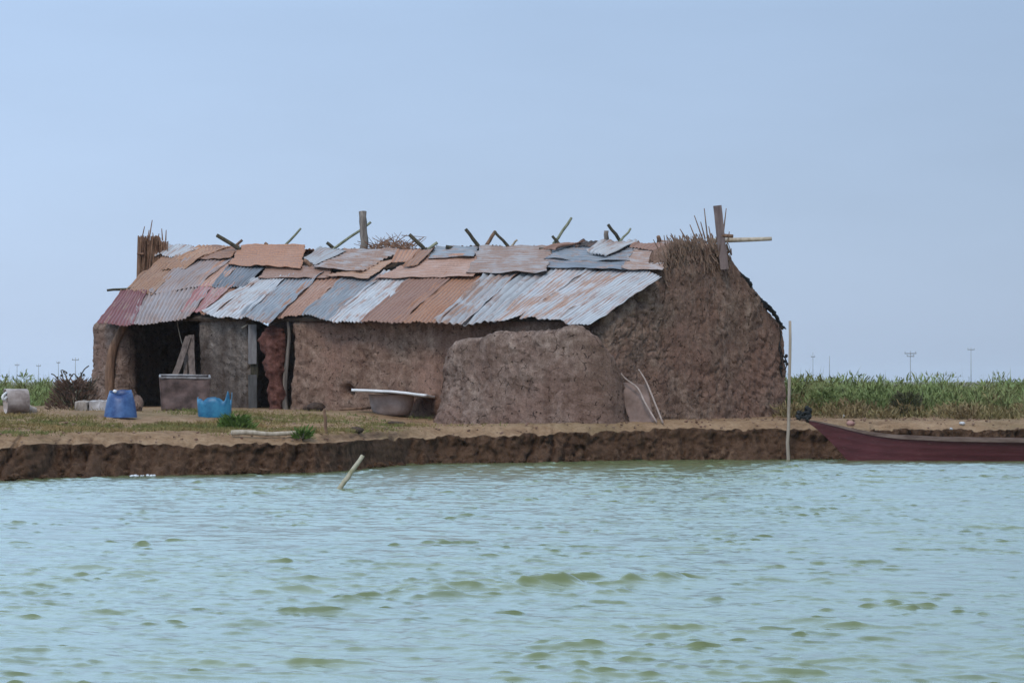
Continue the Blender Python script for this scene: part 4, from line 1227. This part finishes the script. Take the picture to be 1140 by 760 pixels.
# short grass on the left of the bank
def grass():
    n = 480000
    x = rng.uniform(-11, 1.0, n); dist = rng.uniform(.05, 1, n) ** 1.0 * 11
    y = shore(x) + lipd(x) + dist
    m = fbm(x * .55, y * .28, 6.0, 4)
    # the strip before the hut is grassy on the left and bare further right
    want = np.interp(x, [-11, -5.2, -3.6, -2.2, -1.2, 0], [.50, .52, .50, .30, .06, 0])
    want = want * np.interp(dist, [0, .5, 1.2, 6, 8.5, 11], [1.05, 1.05, 1.1, .95, .5, .1])
    p_ = np.clip(.5 + m * 1.5, 0, 1) * want * 1.6
    clump = np.clip(.5 + 1.6 * fbm(x * 4, y * 4, 1.0, 3), 0, 1)
    ok = rng.uniform(size=n) < p_ * clump
    x, y = x[ok], y[ok]; n = len(x)
    z = ground_z(x, y) + .018 * fbm(x * 3, y * 3, 0, 4) + .03 * fbm(x * .7, y * .7, 4.0, 2) - .012
    b = np.stack([x, y, z], -1)
    L = rng.uniform(.02, .085, n) * (1 + .5 * fbm(x * .9, y * .9, 3.0, 2))
    t = b + np.stack([rng.normal(0, .5, n) * L, rng.normal(0, .4, n) * L, L * rng.uniform(.5, 1, n)], -1)
    o = blades('grass', b, t, rng.uniform(.008, .018, n), leaf_mat('grass_leaf', (.27, .18, .085), (.18, .145, .055), (.10, .13, .036), .55))
    o['kind'] = 'stuff'
grass()

# soil crumbs and straw on the bare bank
def crumbs():
    mb = MB()
    for i in range(700):
        x = random.uniform(-9, 9); y = float(shore(x) + lipd(x)) + random.uniform(.05, 1) ** 1.6 * 7
        # keep clear of the hut footprint
        s = -(x - 1.62) * CT + (y - 50.3) * ST; d = (x - 1.62) * ST + (y - 50.3) * CT
        if -.3 < s < 14 and d > -.1: continue
        r = random.uniform(.006, .024) * (1.8 if random.random() < .03 else 1)
        mb.blob((x, y, float(ground_z(x, y)) + .012), (r * 1.3, r, r * .7), i, .5, 1.8, 6, 5)
    o = mb.build('soil_crumbs', MUD, smooth=False); o['kind'] = 'stuff'
    mb = MB()
    for i in range(150):      # clods fallen from the cut, lying at the foot of the bank
        x = random.uniform(-9, 6.5); r = random.uniform(.02, .07) * (1.6 if random.random() < .12 else 1)
        mb.blob((x, float(shore(x)) + random.uniform(-.05, .22), random.uniform(-.01, .05)), (r * 1.4, r, r * .8), i + 900, .6, 1.8, 9, 6)
    o = mb.build('bank_clods', FACE, smooth=False); o['kind'] = 'stuff'
crumbs()

# pale litter on the far bank
LIT = simple('litter_white', (.36, .35, .35), (.55, .55, .56), 6, .5)
for i, (px, py, r, lab) in enumerate(((939, 464.5, (.035, .03, .04), 'small white scrap on the bank right of the boat bow'),
                                   (1071, 472.5, (.05, .04, .03), 'white scrap on the pinkish soil beyond the middle of the boat'),
                                   (1059, 479, (.03, .03, .02), 'tiny pale scrap just left of the white scrap beyond the boat'))):
    lump('litter_scrap', px, py, r, LIT, lab, 'litter', 40 + i, .5)
lump('pink_scrap', 947, 473, (.07, .05, .04), simple('pink_rag', (.3, .15, .13), (.4, .24, .21), 6), 'small pinkish rag on the soil behind the boat bow', 'litter', 50, .5)
# foam scrap at the waterline
fo = MB(); Yf = F * CZ / (530.5 - 424)
for i in range(16):
    px = 146 + 24 * random.random() ** 1.8; r_ = random.uniform(.008, .030)
    fo.blob(np.array([(px - 570) / F * Yf, Yf + random.uniform(-.1, .25), .012]), (r_, r_, r_ * .6), i, .5, 2, 8, 6)
o = fo.build('foam', simple('foam', (.55, .57, .6), (.75, .77, .8), 20, .8)); o['kind'] = 'stuff'

# ------------------------------------------------------------------ distant power poles
PM = simple('pole_concrete', (.26, .27, .29), (.34, .35, .37), 3)
def utility(px, top, Y, arms, label, thick=.11):
    p = at(px, top, Y); g = np.array([p[0], Y, float(ground_z(p[0], Y)) - .3])
    root = thing('utility_pole', label, 'pole', g, 'power poles on the far plain')
    mb = MB(); mb.tube([g, g + (p - g) * .5, p], [thick, thick * .85, thick * .7], 8); mb.build('pole', PM, root)
    h = p[2] - g[2]
    for fr, w in arms:
        c = g + (p - g) * fr
        mb = MB(); mb.plank(c - [w, .1, 0], c + [w, -.1, 0], .22, .22, (0, 1, 0), 2, 0); mb.build('crossarm', PM, root)
        for k_ in (-1, 0, 1) if w > 1 else (-1, 1):
            mi = MB(); mi.tube([c + [k_ * w * .9, -.02, .1], c + [k_ * w * .9, -.02, .45]], .07, 6); mi.build('insulator', PM, root)
utility(905, 392, 760, [(.86, .55)], 'left pole of the close pair right of the hut, with short crossarm')
utility(923.5, 396, 680, [], 'plain bare pole, right one of the pair beside the hut')
utility(1013.5, 390.5, 620, [(.93, 1.3), (.85, .8)], 'darkest far pole with two crossarms, above the middle of the boat')
utility(1081, 387, 740, [(.95, .9)], 'rightmost far power pole with single crossarm')
utility(19, 404, 900, [(.9, .7)], 'leftmost faint far power pole at the left edge of view')
utility(65, 402, 820, [(.93, .5)], 'third faint far power pole from the left edge')
utility(84, 398, 760, [(.92, .9)], 'far power pole with crossarm nearest the left end of the hut')
utility(43, 405, 900, [(.9, .7)], 'second faint far power pole from the left edge')

# ------------------------------------------------------------------ haze, sky, sun, camera
hm = bpy.data.materials.new('haze_air'); hm.use_nodes = True
nt = hm.node_tree; nt.nodes.clear()
out = nt.nodes.new('ShaderNodeOutputMaterial'); pv = nt.nodes.new('ShaderNodeVolumePrincipled')
pv.inputs['Color'].default_value = (.86, .92, 1, 1); pv.inputs['Density'].default_value = .00014
nt.links.new(pv.outputs[0], out.inputs['Volume'])
x0, x1, y0, y1, z0, z1 = -3000, 3000, -450, 3000, -3, 16
V = [(x, y, z) for x in (x0, x1) for y in (y0, y1) for z in (z0, z1)]
Fc = [(0, 1, 3, 2), (4, 6, 7, 5), (0, 4, 5, 1), (2, 3, 7, 6), (0, 2, 6, 4), (1, 5, 7, 3)]
mb = MB(); mb.add(V, Fc); hz = mb.build('haze', hm, smooth=False); hz['kind'] = 'stuff'

SUN_EL, SUN_AZ = R(46), R(-168)      # azimuth measured from +Y towards +X: behind the camera, to the left
w = bpy.data.worlds.new('World'); scene.world = w; w.use_nodes = True
nt = w.node_tree
sky = nt.nodes.new('ShaderNodeTexSky'); sky.sky_type = 'NISHITA'; sky.sun_disc = False
sky.sun_elevation = SUN_EL; sky.sun_rotation = SUN_AZ
sky.air_density = 1.0; sky.dust_density = 1.0; sky.ozone_density = 3.0
bg = nt.nodes['Background']; bg.inputs['Strength'].default_value = .10
tc = nt.nodes.new('ShaderNodeTexCoord'); sx = nt.nodes.new('ShaderNodeSeparateXYZ'); nt.links.new(tc.outputs['Generated'], sx.inputs[0])
cloud = ramp(nt, sx.outputs['Z'], [(0, (.505, .635, .86)), (.13, (.46, .615, .87)), (.23, (.84, 1.26, 1.74)), (.5, (.93, 1.31, 1.76)), (1, (.80, .95, 1.15))])   # overcast brightens towards the zenith
cloud = mixc(nt, 1.0, cloud, (10.0, 10.0, 10.0), 'MULTIPLY')
az_ = N(nt, 'ShaderNodeMath', operation='MULTIPLY_ADD'); nt.links.new(sx.outputs['X'], az_.inputs[0]); az_.inputs[1].default_value = -.75; az_.inputs[2].default_value = 1.02
az_.use_clamp = False
wisp = N(nt, 'ShaderNodeTexNoise', Scale=5.0, Detail=5.0, Roughness=.55); mpw = nt.nodes.new('ShaderNodeMapping'); mpw.inputs['Scale'].default_value = (1, 1, 4)
nt.links.new(tc.outputs['Generated'], mpw.inputs['Vector']); nt.links.new(mpw.outputs[0], wisp.inputs['Vector'])
wz = N(nt, 'ShaderNodeMapRange'); nt.links.new(wisp.outputs['Fac'], wz.inputs[0])
for i_, v_ in ((1, .3), (2, .7), (3, .96), (4, 1.04)): wz.inputs[i_].default_value = v_
mz = N(nt, 'ShaderNodeMath', operation='MULTIPLY'); nt.links.new(az_.outputs[0], mz.inputs[0]); nt.links.new(wz.outputs[0], mz.inputs[1])
cz_ = N(nt, 'ShaderNodeClamp'); cz_.inputs[1].default_value = .7; cz_.inputs[2].default_value = 1.3; nt.links.new(mz.outputs[0], cz_.inputs[0])
vs_ = N(nt, 'ShaderNodeVectorMath', operation='SCALE'); nt.links.new(cloud, vs_.inputs[0]); nt.links.new(cz_.outputs[0], vs_.inputs['Scale'])
veil = mixc(nt, .88, sky.outputs[0], vs_.outputs[0])     # thin high overcast veil over the clear sky
nt.links.new(veil, bg.inputs['Color'])

sd = bpy.data.lights.new('sun', 'SUN'); sd.energy = 1.5; sd.angle = R(16); sd.color = (1, .88, .74)
so = bpy.data.objects.new('sun', sd); COL.objects.link(so)
dirv = Vector((math.sin(SUN_AZ) * math.cos(SUN_EL), math.cos(SUN_AZ) * math.cos(SUN_EL), math.sin(SUN_EL)))
so.rotation_euler = dirv.to_track_quat('Z', 'Y').to_euler(); so.location = (-30, -30, 40)

cd = bpy.data.cameras.new('camera'); cd.sensor_width = 36; cd.lens = 36 * F / 1140
cd.clip_start = .1; cd.clip_end = 8000
co = bpy.data.objects.new('camera', cd); COL.objects.link(co)
co.location = (0, 0, CZ); co.rotation_euler = (math.pi / 2 + PITCH, 0, 0)
scene.camera = co
scene.view_settings.view_transform = 'Standard'; scene.view_settings.look = 'None'
scene.view_settings.exposure = -0.12; scene.view_settings.gamma = 1
scene.cycles.max_bounces = 8; scene.cycles.volume_bounces = 1
scene.render.film_transparent = False
